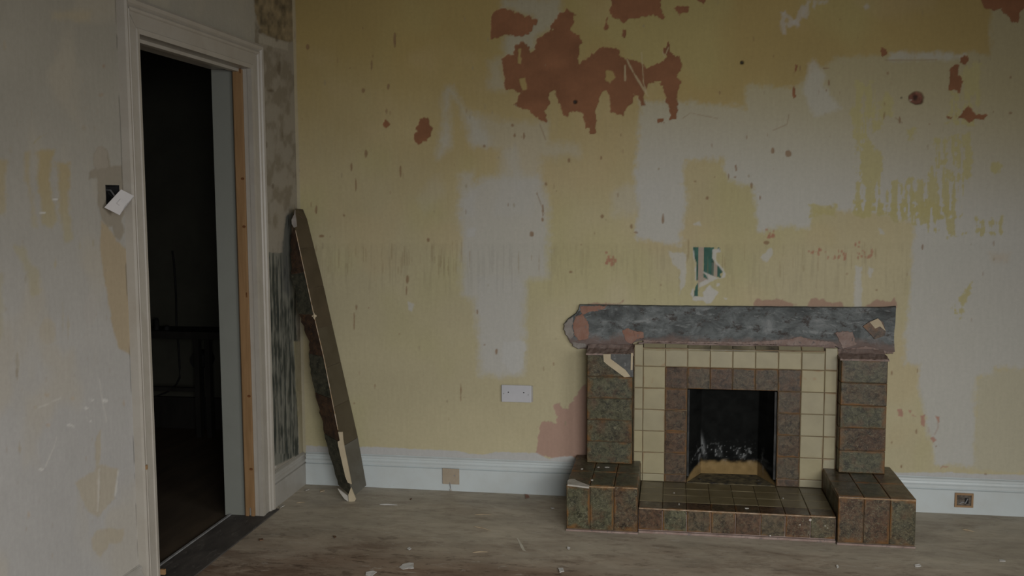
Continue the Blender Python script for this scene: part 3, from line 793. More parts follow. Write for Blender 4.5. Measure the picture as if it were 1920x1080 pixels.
    for x in (514, 520.5, 527, 535, 546):
        a = [(x-8, 480), (x+4, 850)]
        p.stroke(a, 1.3, (0.03, 0.036, 0.033), 0.7, -0.002, 0.7, 0.5)
        p.stroke([(x-5.5, 480), (x+6.5, 850)], 1.2, (0.24, 0.23, 0.19), 0.5, 0.0006, 0.7, 0.8)
    p.layer([(532, 440), (538, 405), (549, 398), (552, 520), (545, 560), (531, 545), (527, 480)], (0.055, 0.058, 0.056), 2, 5, 0.6, -0.0015)  # shade between leaning shelf and corner, painted over the boarding
    p.layer([(551, 640), (562, 640), (574, 860), (562, 860)], (0.40, 0.355, 0.22), 0.6, 1, 0.6)
    p.blob(517, 876, 2.5, 3, (0.5, 0.48, 0.44), 0.9, 0.001)
    X0 = p.h + 0.0014*fbm(u/50, v/60, 91, 3)*2 + 0.0003*p.n2
    fine = (Yg > -2.45) & (Yg < -0.002) & (Z > 0.14) & (Z < 2.49)
    X0 = np.where(fine, X0, 0.0)
    P = np.stack([X0, Yg, Z], -1)
    yc = (ys[:-1]+ys[1:])/2; zc = (zs[:-1]+zs[1:])/2
    door = ((yc > D_IN-0.02) & (yc < D_OUT+0.02))[:, None] & (zc < Z_HEAD+0.02)[None]
    hole = ((yc > BOX[0]) & (yc < BOX[1]))[:, None] & ((zc > BOX[2]) & (zc < BOX[3]))[None]
    return grid_mesh('wall_left', P, p.col, ~(door | hole), M_WALL, None, 'structure')


wall_left = left_wall()

# ------------------------------------------------------------------ rest of the shell (behind the camera) and the dark room beyond
tag(box('floor', (0.0, YF, -0.06), (XR, 0.0, 0.0), M_FLOOR), kind='structure')
tag(box('ceiling', (-WT, YF, ZC), (XR, 0.02, ZC+0.06), M_CEIL), kind='structure')
bm = bmesh.new()
SY0, SY1, SZ0, SZ1 = -4.15, -2.75, 0.75, 2.15
add_box(bm, (XR, YF, -0.06), (XR+0.1, SY0, ZC)); add_box(bm, (XR, SY1, -0.06), (XR+0.1, 0.0, ZC))
add_box(bm, (XR, SY0, -0.06), (XR+0.1, SY1, SZ0)); add_box(bm, (XR, SY0, SZ1), (XR+0.1, SY1, ZC))
tag(obj('wall_right', bm, M_ROOM), kind='structure')
win2 = empty('window_2', (XR+0.05, (SY0+SY1)/2, SZ0), kind='structure')
for y0, y1, z0, z1 in ((SY0, SY1, SZ0, SZ0+0.06), (SY0, SY1, SZ1-0.06, SZ1), (SY0, SY0+0.06, SZ0, SZ1), (SY1-0.06, SY1, SZ0, SZ1)):
    box('window_frame', (XR+0.04, y0, z0), (XR+0.09, y1, z1), M_WHITE, win2, 0.004)
bm = bmesh.new()
WX0, WX1, WZ0, WZ1 = 1.75, 4.15, 0.72, 2.20
add_box(bm, (-WT, YF-0.12, -0.06), (WX0, YF, ZC)); add_box(bm, (WX1, YF-0.12, -0.06), (XR, YF, ZC))
add_box(bm, (WX0, YF-0.12, -0.06), (WX1, YF, WZ0)); add_box(bm, (WX0, YF-0.12, WZ1), (WX1, YF, ZC))
tag(obj('wall_front', bm, M_ROOM), kind='structure')
win = empty('window_1', ((WX0+WX1)/2, YF-0.06, WZ0), kind='structure')
for x0, x1, z0, z1 in ((WX0, WX1, WZ0, WZ0+0.06), (WX0, WX1, WZ1-0.06, WZ1), (WX0, WX0+0.06, WZ0, WZ1), (WX1-0.06, WX1, WZ0, WZ1), (2.92, 2.98, WZ0, WZ1)):
    box('window_frame', (x0, YF-0.09, z0), (x1, YF-0.04, z1), M_WHITE, win, 0.004)

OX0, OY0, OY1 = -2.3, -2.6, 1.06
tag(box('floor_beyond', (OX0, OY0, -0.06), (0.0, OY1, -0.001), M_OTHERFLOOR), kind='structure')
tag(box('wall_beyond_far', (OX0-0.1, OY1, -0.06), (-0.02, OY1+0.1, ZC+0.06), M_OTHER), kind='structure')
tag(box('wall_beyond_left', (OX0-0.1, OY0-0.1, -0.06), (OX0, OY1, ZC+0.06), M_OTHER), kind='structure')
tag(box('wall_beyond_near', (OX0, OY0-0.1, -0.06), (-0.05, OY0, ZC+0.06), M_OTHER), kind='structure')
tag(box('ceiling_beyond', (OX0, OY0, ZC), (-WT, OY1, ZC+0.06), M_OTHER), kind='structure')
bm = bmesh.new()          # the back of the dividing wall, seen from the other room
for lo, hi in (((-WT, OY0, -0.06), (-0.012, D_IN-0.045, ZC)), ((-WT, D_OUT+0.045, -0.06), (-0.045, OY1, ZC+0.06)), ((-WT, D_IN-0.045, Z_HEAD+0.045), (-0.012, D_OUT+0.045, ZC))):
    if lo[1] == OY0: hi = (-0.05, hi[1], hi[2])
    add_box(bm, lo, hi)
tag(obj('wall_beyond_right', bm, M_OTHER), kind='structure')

# ------------------------------------------------------------------ skirtings
SK = [(0, 0), (0.018, 0), (0.018, 0.109), (0.0105, 0.1125), (0.0105, 0.115), (0.0185, 0.118), (0.0180, 0.129), (0.0120, 0.136), (0.0100, 0.144), (0.0085, 0.1465), (0.0135, 0.149), (0.0125, 0.158), (0.0070, 0.1615), (0.0030, 0.1625), (0.0030, 0.1655), (0, 0.1655)]


def skirting(name, segs, mat):
    bm = bmesh.new()
    for (p0, p1, nrm) in segs:
        p0, p1, nrm = Vector(p0), Vector(p1), Vector(nrm)
        n = max(2, int((p1-p0).length/0.05))
        rings = []
        for i in range(n+1):
            c = p0.lerp(p1, i/n); w = 0.0006*math.sin(i*1.7+p0.x)
            rings.append([bm.verts.new(c+nrm*(d+w if d > 0 else -0.001)+Vector((0, 0, z))) for d, z in SK])
        for a, b in zip(rings, rings[1:]):
            for k in range(len(SK)):
                j = (k+1) % len(SK)
                bm.faces.new((a[k], a[j], b[j], b[k]))
        bm.faces.new(rings[0][::-1]); bm.faces.new(rings[-1])
    return tag(obj(name, bm, mat), kind='structure')


skirting('baseboard_back', [((0.0185, 0, 0), (1.43, 0, 0), (0, -1, 0)), ((2.85, 0, 0), (XR, 0, 0), (0, -1, 0))], M_WHITE)
skirting('baseboard_left', [((0, -0.4205, 0), (0, -0.001, 0), (1, 0, 0)), ((0, YF, 0), (0, -1.562, 0), (1, 0, 0))], M_SKIRT_L)

# ------------------------------------------------------------------ door frame without a door leaf
door = empty('door_1', (0, -1.0, 0), kind='structure')
CP = [(0, 0.0), (0.0, 0.020), (0.018, 0.022), (0.020, 0.018), (0.068, 0.018), (0.072, 0.024), (0.080, 0.027), (0.088, 0.022), (0.094, 0.030), (0.106, 0.033), (0.116, 0.028), (0.120, 0.0)]


def casing(inner, outdir, along, length, x0=0.0, w=1.0, mitre0=0.0, mitre1=0.0):
    """moulded architrave: profile across 'outdir', run along 'along'"""
    bm = bmesh.new(); rings = []
    n = 14
    for i in range(n+1):
        ring = []
        for d, h in CP:
            t = (-mitre0*d*w)*(1-i/n) + (length+mitre1*d*w)*(i/n)
            ring.append(bm.verts.new(Vector(inner)+Vector(along)*t+Vector(outdir)*(d*w)+Vector((h-0.001 if h else -0.001, 0, 0))))
        rings.append(ring)
    for a, b in zip(rings, rings[1:]):
        for k in range(len(CP)):
            j = (k+1) % len(CP)
            bm.faces.new((a[k], a[j], b[j], b[k]))
    bm.faces.new(rings[0][::-1]); bm.faces.new(rings[-1])
    return obj('casing', bm, M_CASING, door)


casing((0, D_IN, 0), (0, -1, 0), (0, 0, 1), Z_HEAD, w=0.90, mitre1=1.0)
casing((0, D_OUT, 0), (0, 1, 0), (0, 0, 1), Z_HEAD, mitre1=1.0)
casing((0, D_IN, Z_HEAD), (0, 0, 1), (0, 1, 0), D_OUT-D_IN, mitre0=0.9, mitre1=1.0)
box('jamb', (-WT, D_OUT, 0), (-0.062, D_OUT+0.04, Z_HEAD), M_JAMB, door, 0.002)
box('jamb', (-0.064, D_OUT+0.002, 0), (0.0, D_OUT+0.04, Z_HEAD), M_CASING, door, 0.002)
box('jamb', (-WT, D_IN-0.04, 0), (0.0, D_IN, Z_HEAD), M_CASING, door, 0.002)
box('lining_head', (-WT, D_IN-0.04, Z_HEAD), (0.0, D_OUT+0.04, Z_HEAD+0.04), M_SKIRT_L, door, 0.002)
box('door_stop', (-0.062, D_IN, Z_HEAD-0.014), (-0.034, D_OUT, Z_HEAD), M_CASING, door, 0.002)
box('threshold', (-0.137, D_IN, 0.0), (0.046, D_OUT, 0.006), M_DARKWOOD, door, 0.002)
box('threshold', (0.0005, D_OUT, 0.0), (0.046, -0.425, 0.0055), M_DARKWOOD, door, 0.002)
box('threshold_strip', (-0.150, D_IN, 0.0), (-0.137, D_OUT, 0.009), M_METAL, door, 0.002)
for px, py, w, h in ((271.5, 876, 0.012, 0.016), (306, 1072, 0.010, 0.020)):
    c = at_x(px, py, 0.026)
    box('rusty_plate', (0.016, c.y-w/2, c.z-h/2), (0.0345, c.y+w/2, c.z+h/2), M_BRASS, door, 0.001)
t = empty('pine_batten', (-0.041, D_OUT-0.006, 0.0), 'bare pine batten with dark knots standing in the door frame', 'batten')
bm = bmesh.new()
add_box(bm, (-0.0625, D_OUT-0.013, 0.045), (-0.021, D_OUT-0.0002, Z_HEAD-0.004), 0.0012)
obj('strip', bm, M_PINE, t)
box('gap_shade', (-0.0675, D_OUT-0.0115, 0.007), (-0.0626, D_OUT-0.0002, Z_HEAD-0.006), M_GAPSHADE, t, 0.001)['label'] = 'painted gap shade'  # dark strip added as the shadow of the gap beside the batten
for x0, x1 in ((-0.0625, -0.0485), (-0.036, -0.021)):
    box('prong', (x0, D_OUT-0.013, 0.0065), (x1, D_OUT-0.0002, 0.047), M_PINE, t, 0.001)
M_KNOT = mat_speck('knot', (0.09, 0.035, 0.012), (0.15, 0.06, 0.02), 30, 0.6)
for px, py in ((458, 335), (461, 425), (473, 743), (476, 880)):
    c = at_y(px, py, D_OUT-0.0135)
    bm = bmesh.new()
    bmesh.ops.create_cone(bm, cap_ends=True, segments=14, radius1=1, radius2=1, depth=1)
    bmesh.ops.transform(bm, matrix=Matrix.Translation((min(max(c.x, -0.053), -0.030), D_OUT-0.0131, c.z)) @ Matrix.Diagonal((0.0085, 0.0012, 0.006, 1)) @ Matrix.Rotation(math.pi/2, 4, 'X'), verts=bm.verts[:])
    obj('knot', bm, M_KNOT, t)
for px, py, w, h in ((463, 553, 0.006, 0.022), (457, 131, 0.006, 0.028)):
    c = at_y(px, py, D_OUT-0.0135)
    x = min(max(c.x, -0.055), -0.027)
    box('notch', (x-w/2, D_OUT-0.0139, c.z-h/2), (x+w/2, D_OUT-0.0128, c.z+h/2), M_KNOT, t)

# ------------------------------------------------------------------ fireplace
YS, YP, YB, YC = -0.088, -0.155, -0.515, -0.492      # front planes: surround, pillars, plinths, kerb
T = 0.1028; TH = 0.009
HB, HC = 0.209, 0.113
fire = empty('fireplace', (2.13, 0, 0), 'tiled fireplace of brown and cream tiles with its mantel shelf torn off', 'fireplace')
TILE_MESH = {}


def tile_mesh(w, h, th, mat):
    key = (round(w, 4), round(h, 4), round(th, 4), mat.name)
    if key in TILE_MESH: return TILE_MESH[key]
    bm = bmesh.new(); b = min(0.0022, th*0.3)
    def ring(ix, iy, z): return [bm.verts.new((sx*(w/2-ix), sy*(h/2-iy), z)) for sx, sy in ((-1, -1), (1, -1), (1, 1), (-1, 1))]
    r = [ring(0, 0, -th), ring(0, 0, -b*1.2), ring(b*0.45, b*0.45, -b*0.35), ring(b*1.3, b*1.3, 0)]
    for a, c in zip(r, r[1:]):
        for k in range(4): bm.faces.new((a[k], a[(k+1) % 4], c[(k+1) % 4], c[k]))
    bm.faces.new(r[-1])
    me = bpy.data.meshes.new('tile'); bm.to_mesh(me); bm.free()
    me.materials.append(mat); TILE_MESH[key] = me
    return me


def tile(parent, c, ux, uy, w, h, mat, th=TH, jit=0.0007, name='tile'):
    """tile with its face centre at c, face axes ux,uy; face normal = ux x uy"""
    me = tile_mesh(w, h, th, mat)
    ux, uy = Vector(ux), Vector(uy); n = ux.cross(uy)
    R = Matrix((ux, uy, n)).transposed().to_4x4()
    tilt = Euler((random.gauss(0, 0.004), random.gauss(0, 0.004), random.gauss(0, 0.003))).to_matrix().to_4x4()
    o = bpy.data.objects.new(name, me)
    return place(o, parent, Matrix.Translation(Vector(c)+n*(random.uniform(-1, 1)*jit)) @ R @ tilt)


EX, EY, EZ = Vector((1, 0, 0)), Vector((0, 1, 0)), Vector((0, 0, 1))
J = 0.0022
# -- surround
XL = 1.7255                                          # joint between the narrow and the first full cream column
ZG = 0.664                                           # first horizontal joint
sur = empty('surround', (2.13, -0.05, 0)); place(sur, fire, WORLD[sur.name])
bm = bmesh.new()
yb = YS+TH*0.6
add_box(bm, (1.682, yb, HC), (XL+2*T, 0.0, 0.752)); add_box(bm, (XL+6*T, yb, HC), (2.606, 0.0, 0.752))
add_box(bm, (XL+2*T, yb, ZG-T+0.002), (XL+6*T, 0.0, 0.752))
obj('bed', bm, M_GROUT_C, sur)
ztop = 0.744
rows = [(ZG, ztop)] + [(max(ZG-(i+1)*T, HC), ZG-i*T) for i in range(6)]
for ci in range(-1, 9):
    x0 = XL+ci*T; x1 = x0+T
    if ci == -1: x0 = 1.684
    if ci == 8: x1 = 2.603
    for ri, (z0, z1) in enumerate(rows):
        if z1-z0 < 0.01: continue
        narrow = ci in (-1, 8)
        inner = 2 <= ci <= 5
        if ri == 0 or narrow or ci in (0, 7):
            m = M_CREAM
        elif ci in (1, 6) or (inner and ri == 1):
            m = M_RING
        else:
            continue
        zt = z1
        if ri == 0 and narrow: zt = 0.768
        tile(sur, ((x0+x1)/2, YS, (z0+zt)/2), EX, EZ, x1-x0-J, zt-z0-J, m)
# rounded capping tiles laid back on top of the cream row
for ci in range(0, 8):
    x0 = XL+ci*T; d = Vector((0, 0.86, 0.51)).normalized()
    c = Vector(((x0+T/2), YS+0.002, ztop+0.001))+d*0.022
    if 2 <= ci <= 4: d = Vector((0, 0.93, 0.36)).normalized()
    tile(sur, c, EX, d, T-J, 0.044, M_CAP if 2 <= ci <= 5 else M_CREAM, 0.008, name='capping_tile')
# soot-dark mortar gap under the scraped bed
box('mortar_ledge', (1.70, -0.030, 0.748), (2.60, 0.0, 0.768), M_PINK, sur, 0.003)

# -- pillars
pillars = []
for x0, x1, in ((1.4665, 1.679), (2.607, 2.809)):
    pl = empty('pillar', ((x0+x1)/2, -0.08, HB)); place(pl, fire, WORLD[pl.name]); pillars.append(pl)
    zt = 0.726
    box('core', (x0+0.006, YP+TH*0.7, HB), (x1-0.006, -0.001, zt-0.004), M_GROUT, pl, 0.002)
    n = 5; hh = (zt-HB)/n
    ew = 0.017
    for i in range(n):
        z = HB+(i+0.5)*hh
        tile(pl, ((x0+x1)/2, YP, z), EX, EZ, x1-x0-0.004, hh-J*1.3, M_BROWN)
        for s, xs in ((-1, x0), (1, x1)):            # side slips round the corner
            ux = EY if s > 0 else -EY
            tile(pl, (xs, (YP+TH+0.002-0.002)/2, z), ux, EZ, -(YP+TH)-0.004, hh-J*1.3, M_BROWN, 0.006, name='side_tile')
    # sloping pink mortar on the pillar top
    bm = bmesh.new()
    nx = 16
    rr = []
    for i in range(nx+1):
        x = x0-0.004+(x1-x0+0.008)*i/nx
        prof = []
        for y, z in ((YP-0.002, zt-0.003), (YP-0.001, zt+0.004), (-0.11, zt+0.010), (-0.062, zt+0.016), (-0.03, zt+0.030), (-0.001, zt+0.030), (-0.001, zt-0.003)):
            prof.append(bm.verts.new((x, y+random.uniform(-1, 1)*0.0015, z+(random.uniform(-1, 1)*0.0025 if z > zt else 0))))
        rr.append(prof)
    for a, b in zip(rr, rr[1:]):
        for k in range(len(a)): bm.faces.new((a[k], a[(k+1) % len(a)], b[(k+1) % len(a)], b[k]))
    bm.faces.new(rr[0][::-1]); bm.faces.new(rr[-1])
    obj('mortar_cap', bm, M_PINK, pl)

# broken tile on the top row of the left pillar: cement bed and pale biscuit edge
bm = bmesh.new()
cut = [(1145, 664), (1187, 664), (1187, 707), (1171, 707), (1139, 684), (1131, 676), (1131, 664)]
add_prism(bm, [at_y(x, y, YP-0.0032) for x, y in cut], (0, 0.002, 0))
o = obj('bare_cement', bm, M_CEMENT, pillars[0]); o['label'] = 'grey cement where the tile broke away'
bm = bmesh.new()
add_prism(bm, [at_y(x, y, YP-0.0062) for x, y in ((1131, 664), (1145, 664), (1145, 673), (1173, 694), (1182, 706), (1171, 707.5), (1139, 684), (1132, 678))], (0, 0.0045, 0))
add_prism(bm, [at_y(x, y, YP-0.0062) for x, y in ((1183, 662), (1187, 662), (1186, 694), (1182.5, 694))], (0, 0.0045, 0))
o = obj('broken_edge', bm, M_BISCUIT, pillars[0]); o['label'] = 'pale broken edge of a snapped tile'

# -- plinths
for pi, (x0, inner) in enumerate(((1.4085, 1), (2.5495, -1))):
    x1 = x0+3*T+0.002
    pb = empty('plinth', ((x0+x1)/2, YB/2, 0)); place(pb, fire, WORLD[pb.name])
    bm = bmesh.new(); add_box(bm, (x0+0.005, YB+0.006, 0.001), (x1-0.005, -0.0195, HB-0.005))
    add_box(bm, (x0+0.03, -0.03, 0.17), (x1-0.03, -0.001, HB-0.006))
    obj('core', bm, M_GROUT, pb)
    for i in range(3):
        xc = x0+(i+0.5)*(x1-x0)/3
        tile(pb, (xc, YB, (HB+0.012)/2), EX, EZ, T-J, HB-0.012-J, M_BROWN)
        for k, (ya, ybk) in enumerate(((YB+0.001, YB+0.215), (YB+0.215, YB+0.43), (YB+0.43, -0.021))):
            tile(pb, (xc, (ya+ybk)/2, HB), EX, EY, T-J, (ybk-ya)-J, M_BROWN)
    for s, xs in ((-1, x0), (1, x1)):
        ux = EY if s > 0 else -EY
        for ya, ybk in ((YB+0.009, YB+0.11), (YB+0.11, YB+0.213), (YB+0.213, YB+0.316), (YB+0.316, YB+0.419), (YB+0.419, -0.021)):
            tile(pb, (xs, (ya+ybk)/2, (HB-0.010+0.008)/2), ux, EZ, (ybk-ya)-J, HB-0.010-0.008, M_BROWN, 0.006, name='side_tile')
    box('mortar_bead', (x0-0.001, YB-0.004, 0.0005), (x1+0.001, YB+0.012, 0.0085), M_PINK, pb, 0.002)
    # raw tile edge shows as a pale rusty line along the front arris
    bm = bmesh.new(); add_box(bm, (x0+0.002, YB-0.0006, HB-0.0085), (x1-0.002, YB+0.004, HB-0.0035))
    obj('raw_edge', bm, mat_speck('rusty raw edge', (0.16, 0.085, 0.03), (0.32, 0.22, 0.13), 24, 0.7), pb)
    if pi == 0:
        bm = bmesh.new()
        ol = [(1064, 901), (1068, 898), (1077, 898), (1082, 901), (1105, 910), (1104, 913), (1064, 908)]
        add_prism(bm, [at_z(x, y, HB+0.007) for x, y in ol], (0, 0, -0.007))
        o = obj('mortar_streak', bm, M_PLASTER, pb); o['label'] = 'pale mortar smear along the front edge'
        for px, py in ((1091, 879), (1138, 876), (1122, 876), (1110, 900)):
            c = at_z(px, py, HB+0.001); bm = bmesh.new()
            bmesh.ops.create_icosphere(bm, subdivisions=1, radius=0.006)
            for v in bm.verts: v.co = Vector((v.co.x*(2.2 if px == 1138 else 1.1), v.co.y*1.6, v.co.z*0.5))*random.uniform(0.85, 1.15) + c
            obj('mortar_speck', bm, M_PLASTER, pb)

# -- kerb and hearth
kerb = empty('kerb', (2.13, YC, 0)); place(kerb, fire, WORLD[kerb.name])
KX0, KX1 = 1.7215, 2.5465
kw = (KX1-KX0)/8
bm = bmesh.new(); add_box(bm, (KX0, YC+0.006, 0.001), (KX1, YC+0.095, HC-0.012))
obj('core', bm, M_PINK, kerb)
for i in range(8):
    tile(kerb, (KX0+(i+0.5)*kw, YC, (HC+0.014)/2), EX, EZ, kw-J*1.5, HC-0.014-J, M_RING if i in (0, 2, 4, 5) else M_BROWN)
box('mortar_bead', (KX0, YC-0.006, 0.0005), (KX1, YC+0.014, 0.011), M_PINK, kerb, 0.003)
box('raw_edge', (KX0+0.002, YC-0.0006, HC-0.006), (KX1-0.002, YC+0.004, HC-0.0015), mat_speck('pale raw edge', (0.16, 0.095, 0.045), (0.38, 0.29, 0.21), 22, 0.7), kerb)
for px, py, r in ((1519, 975, 0.0062), (1444, 1004.5, 0.0045), (1500, 984, 0.003), (1547, 986, 0.003), (1552, 990, 0.0022)):
    c = at_y(px, py, YC); bm = bmesh.new()
    bmesh.ops.create_icosphere(bm, subdivisions=1, radius=r)
    for v in bm.verts: v.co = Vector((v.co.x, v.co.y*0.4, v.co.z))*random.uniform(0.85, 1.15) + Vector((c.x, YC-0.0005, c.z))
    obj('mortar_speck', bm, M_PLASTER, kerb)
hearth = empty('hearth', (2.13, -0.28, 0.05)); place(hearth, fire, WORLD[hearth.name])
box('bed', (KX0, YC+0.097, 0.001), (KX1, YS+0.07, HC-0.003), M_HGROUT, hearth)
M_HEARTH = mat_speck('worn olive hearth glaze', (0.125, 0.100, 0.052), (0.165, 0.136, 0.076), 14, 0.36, 0.35, 0.1, c3=(0.13, 0.115, 0.08), rand=33.0)
hy = [YC+0.002, YC+0.100, YC+0.202, YC+0.304, YS-0.001]
for a, b in zip(hy, hy[1:]):
    for i in range(8):
        tile(hearth, (KX0+(i+0.5)*kw, (a+b)/2, HC), EX, EY, kw-J*0.45, b-a-J*0.3, M_HEARTH if a > hy[0] else M_RING, 0.008, 0.0003)

for px, py, rx, ry in ((1400, 953, 0.011, 0.009), (1264, 924, 0.005, 0.006), (1273, 945, 0.004, 0.02), (1468, 934, 0.004, 0.012)):
    c = at_z(px, py, HC+0.001); bm = bmesh.new()
    bmesh.ops.create_icosphere(bm, subdivisions=1, radius=1.0)
    for v in bm.verts: v.co = Vector((v.co.x*rx, v.co.y*ry, v.co.z*0.0025))*random.uniform(0.85, 1.15) + Vector((c.x, c.y, HC+0.001))
    obj('mortar_speck', bm, M_PLASTER, hearth)
# -- firebox: splayed clay fireback, sooted above
def fireback():
    nu, nv = 140, 150
    # plan: front left -> back left -> back right -> front right
    X0, X1 = XL+2*T+0.003, XL+6*T-0.003
    plan = [(X0, YS+0.006), (2.004, 0.085), (2.272, 0.095), (X1, YS+0.006)]
    seg = [0.30, 0.40, 0.30]
    U = np.linspace(0, 1, nu); V = np.linspace(0, 1, nv)
    P = np.zeros((nu, nv, 3)); col = np.zeros((nu, nv, 3))
    for i, uu in enumerate(U):
        a = 0
        while a < 2 and uu > sum(seg[:a+1]): a += 1
        t = (uu-sum(seg[:a]))/seg[a]
        x = plan[a][0]*(1-t)+plan[a+1][0]*t; y = plan[a][1]*(1-t)+plan[a+1][1]*t
        for j, vv in enumerate(V):
            z = HC-0.002+vv*(0.62-HC)
            lean = max(0, vv-0.35)*0.06*max(0, min(1, (y-YS)/0.1))
            P[i, j] = (x, y-lean, z)
    n = fbm(P[..., 0]*34, P[..., 2]*34, 5, 5); n2 = fbm(P[..., 0]*150, P[..., 2]*95, 8, 4)
    zz = P[..., 2]-HC
    uu = np.broadcast_to(U[:, None], zz.shape)
    side = np.clip(1-np.minimum(uu, 1-uu)/0.30, 0, 1)          # 1 at the front edges
    clay = np.array((0.22, 0.150, 0.066))*(1+0.5*n[..., None])
    soot = np.array((0.009, 0.0095, 0.009))*(1+0.8*n[..., None])
    lim = 0.066*(1-0.85*side**1.3) + 0.030*n*(1-0.5*side)
    s = sstep(lim-0.012, lim+0.012, zz)[..., None]
    col[:] = clay*(1-s)+soot*s
    ash = 1.0*sstep(0.12, 0.22, n2+0.7*n)*np.exp(-((zz-0.105)/0.035)**2)*sstep(0.05, 0.6, 1-np.abs(uu-0.42)*2.2)
    ash = np.maximum(ash, 0.30*sstep(-0.1, 0.3, n)*np.exp(-((zz-0.085)/0.03)**2))
    ash = np.maximum(ash, 0.9*sstep(0.0, 0.2, n2+0.3)*np.exp(-((uu-0.315-0.25*(0.12-zz))/0.014)**2)*np.exp(-((zz-0.14)/0.045)**2))
    ash = np.maximum(ash, 0.55*sstep(-0.1, 0.2, n2)*np.exp(-((uu-0.23-0.4*(0.12-zz))/0.02)**2)*np.exp(-((zz-0.085)/0.05)**2))
    ash = np.maximum(ash, 0.55*sstep(-0.1, 0.2, n2)*np.exp(-((uu-0.78+0.4*(0.10-zz))/0.018)**2)*np.exp(-((zz-0.075)/0.05)**2))
    ash = np.maximum(ash, 0.75*sstep(-0.15, 0.15, n2)*np.exp(-((uu-0.255)/0.012)**2)*np.exp(-((zz-0.085)/0.035)**2))
    ash = np.maximum(ash, 0.65*sstep(-0.15, 0.15, n2)*np.exp(-((uu-0.80)/0.014)**2)*np.exp(-((zz-0.05)/0.03)**2))
    k = (0.62*ash)[..., None]
    col[:] = col*(1-k)+np.array((0.27, 0.28, 0.28))*k
    P[..., 1] -= 0.004*n
    return grid_mesh('fireback', P, col, np.ones((nu-1, nv-1), bool), M_SOOT, fire)


fb = fireback(); fb['label'] = 'sooty clay fireback, pale at its foot'
bm = bmesh.new()          # throat plate and the chimney breast behind, closing the hole in the wall
add_box(bm, (FX0-0.03, 0.12, 0.0), (FX1+0.03, 0.14, 0.9)); add_box(bm, (FX0-0.05, 0.004, 0.0), (FX0-0.03, 0.14, 0.9)); add_box(bm, (FX1+0.03, 0.004, 0.0), (FX1+0.05, 0.14, 0.9))
add_box(bm, (FX0-0.05, 0.004, 0.9), (FX1+0.05, 0.14, 0.92)); add_box(bm, (FX0-0.05, 0.001, -0.01), (FX1+0.05, 0.14, 0.10))
tag(obj('wall_flue', bm, M_BLACK), kind='structure')
M_ASH = mat_speck('ash and grit', (0.05, 0.045, 0.035), (0.17, 0.14, 0.08), 26, 0.95, 0.1, 0.6)
bm = bmesh.new()
add_prism(bm, [Vector(p) for p in ((XL+2*T+0.004, YS+0.004, HC-0.004), (XL+6*T-0.004, YS+0.004, HC-0.004), (2.268, 0.088, HC-0.004), (2.008, 0.078, HC-0.004))], (0, 0, 0.006))
obj('fire_floor', bm, M_ASH, fire)
for s, x in ((0, XL+2*T+0.0015), (1, XL+6*T-0.0135)):        # iron angle at the sides of the opening
    box('iron_edge', (x, YS+0.006, HC+0.03), (x+0.010, YS+0.022, ZG-T-0.004), M_IRON, fire, 0.001)
def rock(name, c, r, mat, parent=None, flat=0.6, sub=2, base=False):
    bm = bmesh.new(); bmesh.ops.create_icosphere(bm, subdivisions=sub, radius=1.0)
    k = random.uniform(0, 100)
    for v in bm.verts:
        n = v.co.normalized()
        d = 0.75 + 0.5*math.sin(3.1*n.x+k)*math.sin(2.7*n.y+k*1.3)*math.sin(3.7*n.z+k*0.7) + random.uniform(-0.12, 0.12)
        v.co = Vector((n.x*r[0]*d, n.y*r[1]*d, n.z*r[2]*d*flat))
    zmin = min(v.co.z for v in bm.verts)
    for v in bm.verts: v.co += Vector(c)-Vector((0, 0, zmin))
    return obj(name, bm, mat, parent, base=base)


# cinders lying on the fire floor and hearth
M_CINDER = mat_speck('cinder', (0.02, 0.02, 0.02), (0.07, 0.06, 0.05), 60, 0.9, 0.2, 0.4)
places = [(1461, 909, 'black cinder lump on the hearth by the right side of the fire opening', 0.016, 0.02), (1424, 908, 'black cinder on the hearth edge, right of the middle of the fire opening', 0.011, 0.006),
          (1422, 901, 'small flat cinder lying behind the one right of the middle', 0.010, 0.005), (1337, 906, 'long flat cinder on the hearth edge, left of the middle of the fire opening', 0.020, 0.005),
          (1313, 899, 'cinder at the foot of the fireback, furthest left', 0.012, 0.005)]
for px, py, lb, r, h in places:
    c = at_z(px, py, HC+0.003)
    tag(rock('cinder', (c.x, c.y, HC+0.0022), (r, r*0.8, h), M_CINDER, base=True), lb, 'cinder', 'cinders on the hearth')

# -- cement bed left by the mantel shelf
scar = empty('mantel_bed', (2.13, -0.03, 0.84)); place(scar, fire, WORLD[scar.name])
out = [(1086, 571), (1240, 573), (1400, 574.5), (1560, 576), (1660, 576), (1681, 574), (1681, 600), (1678, 630), (1679, 661), (1640, 663), (1590, 661), (1574, 655), (1555, 647),
       (1440, 645), (1310, 642), (1200, 640), (1187, 644), (1185, 655), (1140, 656), (1100, 655), (1083, 655), (1068, 643), (1063, 632), (1056, 618), (1058, 606), (1064, 598), (1078, 588), (1084, 580)]
def dense(pts, step, amp):
    r = []
    n = len(pts)
    for i in range(n):
        a, b = pts[i], pts[(i+1) % n]; L = math.hypot(b[0]-a[0], b[1]-a[1]); m = max(1, int(L/step))
        for k in range(m):
            r.append((a[0]+(b[0]-a[0])*k/m+random.uniform(-amp, amp), a[1]+(b[1]-a[1])*k/m+random.uniform(-amp, amp)*0.8))
    return r


